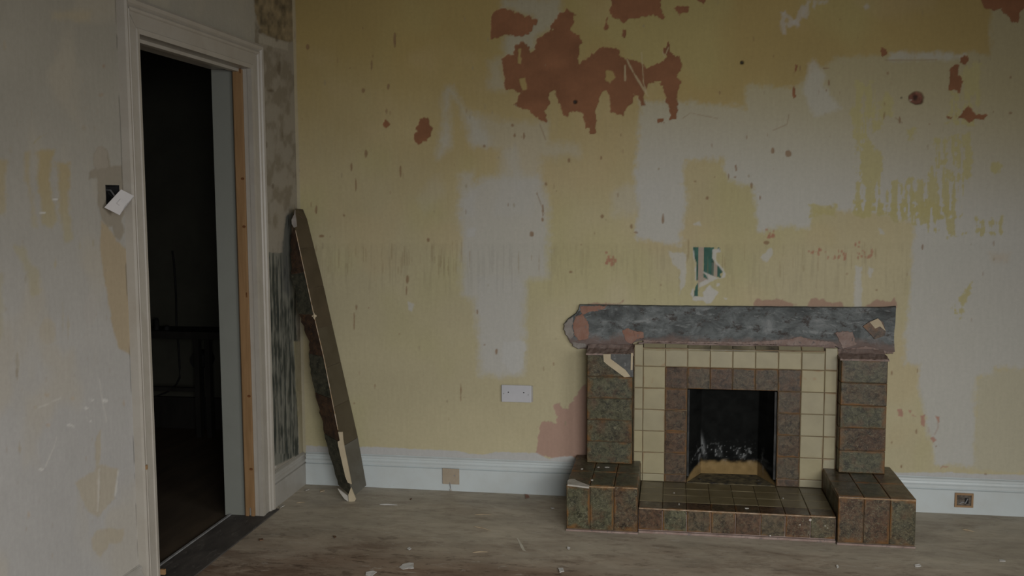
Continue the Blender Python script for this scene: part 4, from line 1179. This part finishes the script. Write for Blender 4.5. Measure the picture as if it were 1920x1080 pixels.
def slab(name, pts, y, depth, mat, parent, rough=0.002, step=6, amp=0.7, cuts=0):
    """a rough slab on the wall: traced outline, front at y, bevelled and uneven"""
    pts = dense(pts, step, amp)
    bm = bmesh.new()
    f = bm.faces.new([bm.verts.new(at_y(px, py, y)) for px, py in pts])
    bmesh.ops.recalc_face_normals(bm, faces=[f])
    r = bmesh.ops.inset_individual(bm, faces=[f], thickness=min(0.004, depth*0.5), depth=0.0)
    inner = set(f.verts)
    for v in bm.verts:
        if v not in inner: v.co.y += depth
    bmesh.ops.triangulate(bm, faces=[f])
    if cuts:
        bmesh.ops.subdivide_edges(bm, edges=[e for e in bm.edges if e.calc_length() > 0.02], cuts=cuts)
    for v in bm.verts:
        if v.co.y < y+depth*0.4: v.co.y += random.uniform(-rough, rough)
    return obj(name, bm, mat, parent)


slab('cement', out, -0.022, 0.021, M_MANTEL, scar, 0.0015, 9, 0.35)
for pts, m, nm in (([(1078, 593), (1092, 588), (1103, 603), (1106, 622), (1103, 636), (1086, 640), (1076, 628), (1073, 610)], M_SALMON, 'mortar_patch'),
                   ([(1058, 606), (1066, 598), (1076, 592), (1074, 612), (1077, 630), (1070, 637), (1062, 630), (1057, 617)], M_GREYM, 'mortar_patch'),
                   ([(1070, 640), (1084, 642), (1098, 644), (1100, 652), (1084, 655), (1074, 649)], M_GREYM, 'mortar_patch'),
                   ([(1086, 573), (1140, 573), (1132, 580), (1120, 584), (1104, 586), (1092, 592), (1088, 586)], M_SALMON, 'mortar_patch'),
                   ([(1166, 620), (1176, 614), (1190, 620), (1207, 622), (1208, 634), (1195, 637), (1184, 646), (1172, 640)], M_SALMON, 'mortar_patch'),
                   ([(1205, 637), (1260, 639), (1330, 640), (1400, 641), (1480, 635), (1500, 630), (1520, 636), (1560, 640), (1575, 650), (1560, 651), (1440, 647), (1205, 643)], M_PINK, 'mortar_patch'),
                   ([(1565, 624), (1580, 620), (1600, 622), (1604, 640), (1610, 645), (1600, 650), (1580, 655), (1573, 640)], M_PINK, 'mortar_patch'),
                   ([(1575, 655), (1600, 652), (1625, 648), (1640, 652), (1676, 660), (1676, 664), (1590, 664)], M_PINK, 'mortar_patch')):
    slab(nm, pts, -0.0245, 0.006, m, scar, 0.0012, 2.5, 1.1)
slab('mortar_patch', [(1100, 656), (1140, 655), (1186, 657), (1186, 663), (1101, 663)], -0.03, 0.02, M_PINK, scar, 0.002, 4, 0.6)
# the one fragment of tile still stuck to the bed
frag = [(1618, 612), (1631, 603), (1646, 597), (1656, 604), (1661, 622), (1658, 630), (1640, 636), (1634, 628)]
bm = bmesh.new(); add_prism(bm, [at_y(x, y, -0.034) for x, y in frag], (0, 0.012, 0)); obj('tile_fragment', bm, M_RING, scar)
bm = bmesh.new(); add_prism(bm, [at_y(x, y, -0.0355) for x, y in ((1631, 604), (1646, 597), (1652, 603), (1661, 621), (1650, 612), (1641, 616))], (0, 0.004, 0))
o = obj('fragment_edge', bm, M_BISCUIT, scar); o['label'] = 'pale unglazed corner of the tile fragment'

# ------------------------------------------------------------------ the mantel shelf, leaning in the corner
def lerp(a, b, t): return a+(b-a)*t


def interp(tab, v):
    for (v0, u0), (v1, u1) in zip(tab, tab[1:]):
        if v <= v1: return lerp(u0, u1, (v-v0)/(v1-v0))
    return tab[-1][1]


APEX = [(389, 553), (427, 553), (499, 568.6), (593, 589), (670, 607), (808, 634), (906, 655), (939, 664)]
RIGHT = [(389, 562), (392, 565), (400, 571), (410, 575.5), (520, 603), (670, 637), (820, 671), (916, 688), (939, 691)]
LEFT = [(389, 547), (428, 545), (519, 545), (545, 553), (590, 560), (628, 574), (640, 580), (655, 579), (685, 579), (749, 594), (808, 607), (837, 614), (873, 624), (906, 633), (917, 637)]
V_TOP, V_BOT = 391, 937


def shelf_pt(which, v):
    t = (v-V_TOP)/(V_BOT-V_TOP)
    if which == 'a': return at_y(interp(APEX, v), v, lerp(-0.130, -0.252, t))
    if which == 'r':
        vv = lerp(392, 915, t); return at_y(interp(RIGHT, vv), vv, lerp(-0.040, -0.148, t))
    vv = lerp(404, 912, t); return at_y(interp(LEFT, vv), vv, lerp(-0.118, -0.205, t))


shelf = empty('mantel_shelf', (0.33, -0.19, 0), 'broken tiled mantel shelf leaning in the corner beside the doorway', 'mantel shelf')
M_SHELF = mat_brown_tile('smooth olive shelf glaze')
M_SHELF2 = mat_speck('olive shelf glaze', (0.057, 0.045, 0.026), (0.074, 0.061, 0.038), 9, 0.38, 0.45, 0.08, rand=40.0)
M_SHELFG = mat_speck('grey olive shelf glaze', (0.074, 0.067, 0.050), (0.100, 0.095, 0.078), 9, 0.38, 0.45, 0.08, rand=40.0)
M_SHELFD = mat_speck('dark smooth brown glaze', (0.050, 0.037, 0.021), (0.068, 0.051, 0.030), 9, 0.38, 0.45, 0.08, rand=40.0)
def strip_piece(name, va, vb, side, mat, jitter=0.0, n=8, th=0.008):
    """one tile of the shelf's face (side 'r') or underside edge (side 'l'), between two heights of the photo"""
    bm = bmesh.new(); rows = []
    for i in range(n+1):
        v = lerp(va, vb, i/n)
        a, e = shelf_pt('a', v), shelf_pt(side, v)
        w = (e-a)
        if side == 'l' and jitter and 0 < i < n: e = a + w*(1+random.uniform(-jitter, jitter*0.5))
        a = a + w*0.012
        nrm = (shelf_pt('a', v+10)-a).cross(e-a)
        nrm.normalize()
        if nrm.y > 0: nrm = -nrm
        rows.append((bm.verts.new(a), bm.verts.new(lerp(a, e, 0.5)+nrm*0.001), bm.verts.new(e), bm.verts.new(e-nrm*th), bm.verts.new(a-nrm*th)))
    for p, q in zip(rows, rows[1:]):
        for k in range(5): bm.faces.new((p[k], p[(k+1) % 5], q[(k+1) % 5], q[k]))
    bm.faces.new(rows[0][::-1]); bm.faces.new(rows[-1])
    return obj(name, bm, mat, shelf)


M_EDGEG = mat_speck('dark mottled green edge glaze', (0.020, 0.020, 0.014), (0.050, 0.047, 0.032), 42, 0.5, 0.3, 0.3, c3=(0.085, 0.078, 0.052), rand=20.0)
M_EDGEB = mat_speck('dark rusty edge glaze', (0.022, 0.014, 0.010), (0.055, 0.032, 0.019), 36, 0.5, 0.3, 0.3, c3=(0.095, 0.045, 0.016), rand=20.0)
# concrete core
bm = bmesh.new(); rows = []
for i in range(25):
    v = lerp(V_TOP+4, V_BOT-5, i/24)
    a, r, l = shelf_pt('a', v), shelf_pt('r', v), shelf_pt('l', v)
    mid = (r+l)/2
    bk = mid + (mid-a)*0.25
    bk.x = max(bk.x, 0.008); bk.y = min(bk.y, -0.02)
    ins = (mid-a).normalized()*0.007
    l2 = Vector((max(l.x, 0.006), l.y, l.z)) + (a-l)*0.08
    rows.append([bm.verts.new(a+ins), bm.verts.new(r+(a-r)*0.03+ins*0.9), bm.verts.new(bk), bm.verts.new(l2+ins*0.9)])
for p, q in zip(rows, rows[1:]):
    for k in range(4): bm.faces.new((p[k], p[(k+1) % 4], q[(k+1) % 4], q[k]))
bm.faces.new(rows[0][::-1]); bm.faces.new(rows[-1])
M_CORE = mat_speck('crumbly concrete core', (0.07, 0.045, 0.03), (0.12, 0.09, 0.06), 30, 0.95, 0.1, 0.8)
for v in bm.verts:
    v.co.z = max(v.co.z, 0.002)
obj('core', bm, M_CORE, shelf)
vs = [391, 466, 541, 616, 690, 764, 838, 932]
for k, (a, b) in enumerate(zip(vs, vs[1:])):
    strip_piece('face_tile', a+0.35, b-0.35, 'r', (M_SHELFD, M_SHELFD, M_SHELFD, M_SHELF2, M_SHELF2, M_SHELF2, M_SHELFG)[k])
vs = [430, 510, 590, 669, 748, 830, 934]
for k, (a, b) in enumerate(zip(vs, vs[1:])):
    strip_piece('edge_tile', a+0.5, b-0.5, 'l', M_EDGEG if k % 2 == 1 else M_EDGEB, 0.10, 10)
# pale raw line along the arris, mortar lumps and the snapped biscuit at the foot
bm = bmesh.new()
pts = [shelf_pt('a', v)+Vector((0.0005, -0.0015, 0)) for v in np.linspace(432, 806, 40)]
add_tube(bm, pts, [0.0015+0.001*abs(math.sin(i*0.9)) for i in range(40)], 6)
obj('raw_edge', bm, mat_speck('pale rusty edge', (0.30, 0.20, 0.11), (0.42, 0.36, 0.29), 60, 0.8), shelf)
c = shelf_pt('a', 595); o = rock('mortar_lump', (c.x+0.001, c.y-0.003, c.z-0.010), (0.012, 0.008, 0.016), M_BISCUIT, shelf, 0.9)
def facet(name, pts, mat, depth=0.008):
    bm = bmesh.new(); add_prism(bm, [Vector(p) for p in pts], (0.0, depth, 0)); o = obj(name, bm, mat, shelf); return o


def near(px, py, off=0.006):
    t = (py-V_TOP)/(V_BOT-V_TOP); return at_y(px, py, lerp(-0.130, -0.252, t)-off)


facet('broken_biscuit', [near(*p) for p in ((634, 810), (642, 810), (643, 824), (646, 842), (652, 872), (659, 908), (652, 905), (647, 893), (646, 875), (646, 864), (642, 852), (640, 846), (634, 836), (633, 828), (637, 826))], M_BISCUIT, 0.007)
facet('broken_biscuit', [near(*p) for p in ((658, 914), (663, 926), (667, 936), (665, 940), (654, 941.5), (653, 928))], M_BISCUIT, 0.007)
facet('broken_biscuit', [near(*p, 0.002) for p in ((633, 916), (641, 922), (652, 930), (653.5, 941), (646, 936), (638, 925))], M_PLASTER, 0.007)
facet('mortar_lump', [near(*p) for p in ((553, 393), (551.5, 402), (546.5, 412), (547, 420), (551, 427), (556, 425), (555, 412), (553, 400))], M_GREYM, 0.007)

# ------------------------------------------------------------------ electrical fittings
def plate(name, c, w, h, th, ux, uy, mat, parent, bev=0.003):
    bm = bmesh.new(); add_box(bm, (-w/2, -h/2, 0), (w/2, h/2, th), bev)
    ux, uy = Vector(ux).normalized(), Vector(uy).normalized(); n = ux.cross(uy)
    R = Matrix((ux, uy, n)).transposed().to_4x4()
    bmesh.ops.transform(bm, matrix=Matrix.Translation(Vector(c)) @ R, verts=bm.verts[:])
    return obj(name, bm, mat, parent)


def disc(name, c, r, th, n, mat, parent, seg=16):
    bm = bmesh.new(); bmesh.ops.create_cone(bm, cap_ends=True, segments=seg, radius1=r, radius2=r*0.9, depth=th)
    q = Vector(n).to_track_quat('Z', 'Y').to_matrix().to_4x4()
    bmesh.ops.transform(bm, matrix=Matrix.Translation(Vector(c)) @ q, verts=bm.verts[:])
    return obj(name, bm, mat, parent)


a, b = at_y(940.3, 721.5, -0.012), at_y(996.3, 755, -0.012)
cx, cz = (a.x+b.x)/2, (a.z+b.z)/2
t = empty('blanking_plate', (cx, -0.001, cz), 'white double blanking plate screwed to the yellow wall', 'wall plate')
plate('plate', (cx, -0.008, cz), b.x-a.x, a.z-b.z, 0.006, EX, EZ, M_PLASTIC, t, 0.0025)
plate('back_box', (cx+0.004, -0.0006, cz), b.x-a.x+0.006, a.z-b.z-0.006, 0.0085, EX, EZ, M_SKIRT_L, t, 0.001)
for px, py in ((944.5, 738), (953.3, 735.5), (982, 736.3), (990.5, 740.5)):
    c = at_y(px, py, -0.014); big = px in (953.3, 982)
    disc('screw', (c.x, -0.0144, c.z), 0.0032 if big else 0.0026, 0.002, (0, -1, 0), M_BLACK if big else M_METAL, t)

a, b = at_y(829.5, 878, -0.022), at_y(861.3, 908.5, -0.022)
cx, cz = (a.x+b.x)/2, (a.z+b.z)/2
t = empty('cover_plate', (cx, -0.018, cz), 'square beige painted cover plate on the white skirting board', 'wall plate')
plate('plate', (cx, -0.0192, cz), b.x-a.x, a.z-b.z, 0.005, EX, EZ, M_BEIGE, t, 0.0015)
c = at_y(852, 892, -0.025); disc('screw', (c.x, -0.0246, c.z), 0.004, 0.002, (0, -1, 0), M_METAL, t)
c = at_y(843, 906, -0.025); c2 = at_y(845, 920, -0.022)
bm = bmesh.new(); add_tube(bm, [(c.x, -0.0245, c.z+0.004), (c.x+0.002, -0.0245, c.z-0.006), (c2.x, -0.0215, c2.z+0.016), (c2.x, -0.0225, max(c2.z, 0.004))], 0.0022, 6)
obj('cable', bm, M_METAL, t)
bm = bmesh.new(); add_tube(bm, [(c2.x-0.002, -0.0235, 0.010), (c2.x+0.004, -0.0265, 0.003)], 0.004, 6); obj('cable_end', bm, M_PLASTER, t)

a, b = at_y(1790.5, 924, -0.022), at_y(1824.5, 952, -0.022)
cx, cz = (a.x+b.x)/2, (a.z+b.z)/2; w, h = b.x-a.x, a.z-b.z
t = empty('socket_box', (cx, -0.018, cz), 'small open brass socket box set in the skirting right of the fireplace', 'socket box')
bm = bmesh.new(); fr = 0.009
for x0, x1, z0, z1 in ((-w/2, w/2, h/2-fr, h/2), (-w/2, w/2, -h/2, -h/2+fr), (-w/2, -w/2+fr, -h/2+fr, h/2-fr), (w/2-fr, w/2, -h/2+fr, h/2-fr)):
    add_box(bm, (cx+x0, -0.0245, cz+z0), (cx+x1, -0.0170, cz+z1))
obj('rim', bm, M_BRASS, t)
box('inside', (cx-w/2+fr, -0.0195, cz-h/2+fr), (cx+w/2-fr, -0.0170, cz+h/2-fr), M_HOLE, t)
bm = bmesh.new(); add_tube(bm, [(cx-0.018, -0.020, cz-0.018), (cx-0.006, -0.0235, cz-0.008), (cx+0.006, -0.022, cz-0.014), (cx+0.016, -0.0225, cz+0.008)], 0.003, 6)
obj('wire', bm, M_METAL, t)
bm = bmesh.new(); add_box(bm, (cx+0.004, -0.0235, cz-0.016), (cx+0.020, -0.0195, cz+0.010), 0.001); obj('terminal', bm, M_BLACK, t)

# light switch hanging out of its box
t = empty('light_switch', (0, (BOX[0]+BOX[1])/2, (BOX[2]+BOX[3])/2), 'white light switch hanging loose from its box beside the doorway', 'light switch')
bm = bmesh.new(); y0, y1, z0, z1 = BOX
add_box(bm, (-0.042, y0, z0), (-0.039, y1, z1))
for lo, hi in (((-0.042, y0, z0), (0.001, y0+0.002, z1)), ((-0.042, y1-0.002, z0), (0.001, y1, z1)), ((-0.042, y0, z0), (0.001, y1, z0+0.002)), ((-0.042, y0, z1-0.002), (0.001, y1, z1))):
    add_box(bm, lo, hi)
obj('back_box', bm, M_BLACK, t)
pn = Vector((0.62, -0.78, 0.0)); p0 = at_x(223, 379, 0.045)      # the plate hangs turned towards the room


def on_plate(px, py, off=0.0):
    d = Vector(_ray(px, py)); o = Vector(CAM)
    return o + d*(((p0+pn*off)-o).dot(pn)/d.dot(pn))


bm = bmesh.new()
add_prism(bm, [on_plate(x, y) for x, y in ((195.5, 389), (227, 355), (251.5, 367.5), (234, 386), (224.5, 403.5))], -pn*0.008)
obj('plate', bm, M_SWITCH, t)
bm = bmesh.new()
add_prism(bm, [on_plate(x, y, 0.003) for x, y in ((219, 381), (226, 373), (231, 376), (224, 385))], -pn*0.004)
obj('rocker', bm, M_SWITCH, t)
ctr = on_plate(222, 379, -0.012); nrm = Vector(pn)
bm = bmesh.new()
m0 = Vector((-0.037, y1-0.03, z1-0.015)); m1 = ctr-nrm*0.004
add_tube(bm, [m0, lerp(m0, m1, 0.4)+Vector((0.004, 0.0, 0.014)), lerp(m0, m1, 0.75)+Vector((0.0, 0, 0.01)), m1], 0.0028, 6); obj('wire', bm, M_METAL, t)
bm = bmesh.new()
m0 = Vector((-0.037, y0+0.03, z1-0.02))
add_tube(bm, [m0, lerp(m0, m1, 0.5)+Vector((0.0, -0.006, 0.012)), m1], 0.0028, 6); obj('wire', bm, M_BLACK, t)

# ------------------------------------------------------------------ things in the dark room beyond the doorway
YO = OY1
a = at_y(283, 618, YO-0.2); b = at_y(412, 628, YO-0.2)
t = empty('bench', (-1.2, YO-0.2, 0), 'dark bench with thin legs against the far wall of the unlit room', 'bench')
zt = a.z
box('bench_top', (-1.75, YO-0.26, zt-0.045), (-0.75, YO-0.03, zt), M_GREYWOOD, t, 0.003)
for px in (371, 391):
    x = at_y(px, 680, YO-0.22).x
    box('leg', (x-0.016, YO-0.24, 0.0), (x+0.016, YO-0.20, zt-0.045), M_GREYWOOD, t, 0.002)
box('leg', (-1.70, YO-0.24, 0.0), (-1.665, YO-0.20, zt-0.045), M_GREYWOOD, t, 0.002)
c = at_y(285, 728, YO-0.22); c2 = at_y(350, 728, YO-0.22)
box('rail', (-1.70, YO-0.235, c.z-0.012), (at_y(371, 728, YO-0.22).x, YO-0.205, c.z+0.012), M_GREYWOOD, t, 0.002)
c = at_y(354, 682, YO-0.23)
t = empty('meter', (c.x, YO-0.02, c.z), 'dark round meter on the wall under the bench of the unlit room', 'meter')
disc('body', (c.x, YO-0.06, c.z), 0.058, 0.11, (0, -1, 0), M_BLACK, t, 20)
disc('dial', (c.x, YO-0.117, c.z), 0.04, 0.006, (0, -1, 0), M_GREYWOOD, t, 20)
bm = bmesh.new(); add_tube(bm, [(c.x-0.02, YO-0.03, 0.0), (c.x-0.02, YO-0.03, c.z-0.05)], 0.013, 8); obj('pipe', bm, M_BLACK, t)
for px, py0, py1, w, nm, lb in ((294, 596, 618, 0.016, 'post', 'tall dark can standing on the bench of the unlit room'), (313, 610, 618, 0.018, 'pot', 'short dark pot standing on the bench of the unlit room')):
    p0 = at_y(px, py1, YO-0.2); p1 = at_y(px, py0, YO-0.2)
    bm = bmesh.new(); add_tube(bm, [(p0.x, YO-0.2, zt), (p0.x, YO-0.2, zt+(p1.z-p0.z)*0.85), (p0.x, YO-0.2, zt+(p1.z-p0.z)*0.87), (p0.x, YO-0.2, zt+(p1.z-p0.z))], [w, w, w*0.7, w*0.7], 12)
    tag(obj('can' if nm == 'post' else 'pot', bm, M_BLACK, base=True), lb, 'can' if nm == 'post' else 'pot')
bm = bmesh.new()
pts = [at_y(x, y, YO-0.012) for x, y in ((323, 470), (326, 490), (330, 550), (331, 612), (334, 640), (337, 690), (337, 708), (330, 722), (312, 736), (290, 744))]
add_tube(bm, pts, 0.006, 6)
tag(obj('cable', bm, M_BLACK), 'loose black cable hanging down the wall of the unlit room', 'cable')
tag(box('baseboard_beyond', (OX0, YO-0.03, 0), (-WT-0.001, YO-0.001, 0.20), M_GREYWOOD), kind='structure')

# ------------------------------------------------------------------ litter on the floor
M_FLAKE = mat_speck('paint flake', (0.42, 0.41, 0.38), (0.52, 0.51, 0.49), 30, 0.8, 0.2, 0.3)
M_SPLINT = mat_speck('pale splinter', (0.36, 0.28, 0.18), (0.46, 0.38, 0.27), 30, 0.7, 0.2, 0.2)
M_CHIP = mat_speck('brown chip', (0.12, 0.07, 0.045), (0.17, 0.10, 0.06), 40, 0.9, 0.2, 0.4)


def flake(pts, label, mat=None, h=0.004, name='paint_flake', cat='flake', group='bits of litter on the floor'):
    pts = dense(pts, 4, 0.5)
    base = [at_z(x, y, 0.0) for x, y in pts]
    c = sum(base, Vector())/len(base)
    bm = bmesh.new(); lo = []; hi = []; k = random.uniform(0, 6)
    for i, q in enumerate(base):
        lift = h*(0.5+0.5*math.sin(k+i*2*math.pi/len(base)))
        lo.append(bm.verts.new(Vector((q.x, q.y, 0.0003+lift*0.6)))); hi.append(bm.verts.new(Vector((q.x, q.y, 0.0015+lift))))
    cl = bm.verts.new(Vector((c.x, c.y, 0.0003))); ch = bm.verts.new(Vector((c.x, c.y, 0.0025)))
    n = len(lo)
    for i in range(n):
        j = (i+1) % n
        bm.faces.new((hi[i], hi[j], ch)); bm.faces.new((lo[j], lo[i], cl)); bm.faces.new((lo[i], lo[j], hi[j], hi[i]))
    tag(obj(name, bm, mat or M_FLAKE, base=True), label, cat, group)


flake([(748, 1064), (755, 1059), (768, 1057), (776, 1058), (775, 1064), (776, 1067), (765, 1066), (755, 1068)], 'large ragged white paint flake on the floor at the bottom of the photo')
flake([(763, 1029), (768, 1028), (771, 1030), (767, 1032)], 'small white paint chip on the floor above the large ragged flake')
flake([(686, 1074), (700, 1072), (706, 1074), (698, 1080), (686, 1079)], 'dull grey paint flake at the bottom edge, left of the large white flake')
flake([(1046, 1066), (1056, 1065), (1058, 1072), (1049, 1075)], 'dull round paint flake on the floor, in front of the left plinth')
flake([(1064, 1027), (1069, 1028), (1067, 1031), (1063, 1030)], 'tiny white chip on the floor in front of the left plinth')
flake([(1032, 953), (1038, 952), (1040, 954), (1034, 955)], 'tiny white chip on the floor just left of the left plinth')
flake([(1568, 1062), (1571, 1061), (1573, 1064), (1569, 1066)], 'tiny white chip on the floor in front of the right plinth')
flake([(1714, 1060), (1726, 1060), (1727, 1063), (1716, 1063)], 'pale thin flake on the floor right of the right plinth')
flake([(1873, 1049), (1882, 1051), (1885, 1054), (1874, 1053)], 'pale flake on the floor towards the right edge')
flake([(599, 919), (607, 919), (609, 922), (600, 923)], 'flat pale flake on the floor left of the leaning mantel shelf', M_SPLINT)
flake([(571, 919), (578, 917), (580, 920), (573, 922)], 'pale crumb on the floor in the room corner', M_PLASTER, 0.006)
flake([(523, 949), (530, 946), (534, 950), (526, 954)], 'pale crumb at the foot of the door casing', M_PLASTER, 0.006)
flake([(984, 930), (990, 930), (993, 933), (986, 936)], 'pinkish crumb lying against the white skirting', M_SALMON, 0.008)
flake([(624, 1006), (629, 1005), (631, 1008), (627, 1010)], 'dark brown chip on the floor in front of the leaning shelf', M_CHIP)
flake([(485, 1011), (493, 1010), (494, 1014), (487, 1015)], 'reddish chip on the floor near the threshold', M_CHIP)
flake([(768, 936), (772, 935), (771, 938)], 'tiny dark crumb on the floor right of the leaning shelf', M_CHIP)


def splinter(p, q, w, label, mat=None):
    a, b = at_z(*p, 0.004), at_z(*q, 0.004); m = lerp(a, b, 0.45)+Vector((0, 0.003, 0.001))
    bm = bmesh.new(); add_tube(bm, [a, lerp(a, m, 0.5), m, b], [w*0.4, w, w*0.9, w*0.3], 6)
    zmin = min(v.co.z for v in bm.verts)
    for v in bm.verts: v.co.z = (v.co.z-zmin)*0.6+0.0004
    tag(obj('splinter', bm, mat or M_SPLINT, base=True), label, 'splinter', 'bits of litter on the floor')


splinter((712, 945.5), (745, 946.5), 0.006, 'pale wood splinter lying right of the leaning mantel shelf', M_FLAKE)
splinter((888, 986), (921, 994), 0.004, 'thin slanting splinter in the middle of the floor')
splinter((890, 964), (922, 964), 0.003, 'faint straight splinter on the floor left of the left plinth')
splinter((886, 1035), (914, 1034), 0.004, 'short splinter near the bottom of the photo, under the slanting one')
splinter((1805, 992), (1828, 997), 0.006, 'pale splinter on the floor below the open socket box')
splinter((556, 942), (572, 941), 0.003, 'thin splinter near the foot of the skirting in the corner')
# dribble of pale paint dried on the boards
bm = bmesh.new()
pl = [(968, 1008), (972, 1009), (982, 1026), (986, 1033), (980, 1031), (974, 1021)]
pts = dense(pl, 4, 0.6)
add_prism(bm, [at_z(x, y, 0.0008) for x, y in pts], (0, 0, -0.0007))
tag(obj('paint_dribble', bm, mat_speck('dried paint', (0.46, 0.43, 0.35), (0.54, 0.51, 0.43), 30), base=True), 'pale dried paint dribble on the floor in front of the left plinth', 'paint spot')
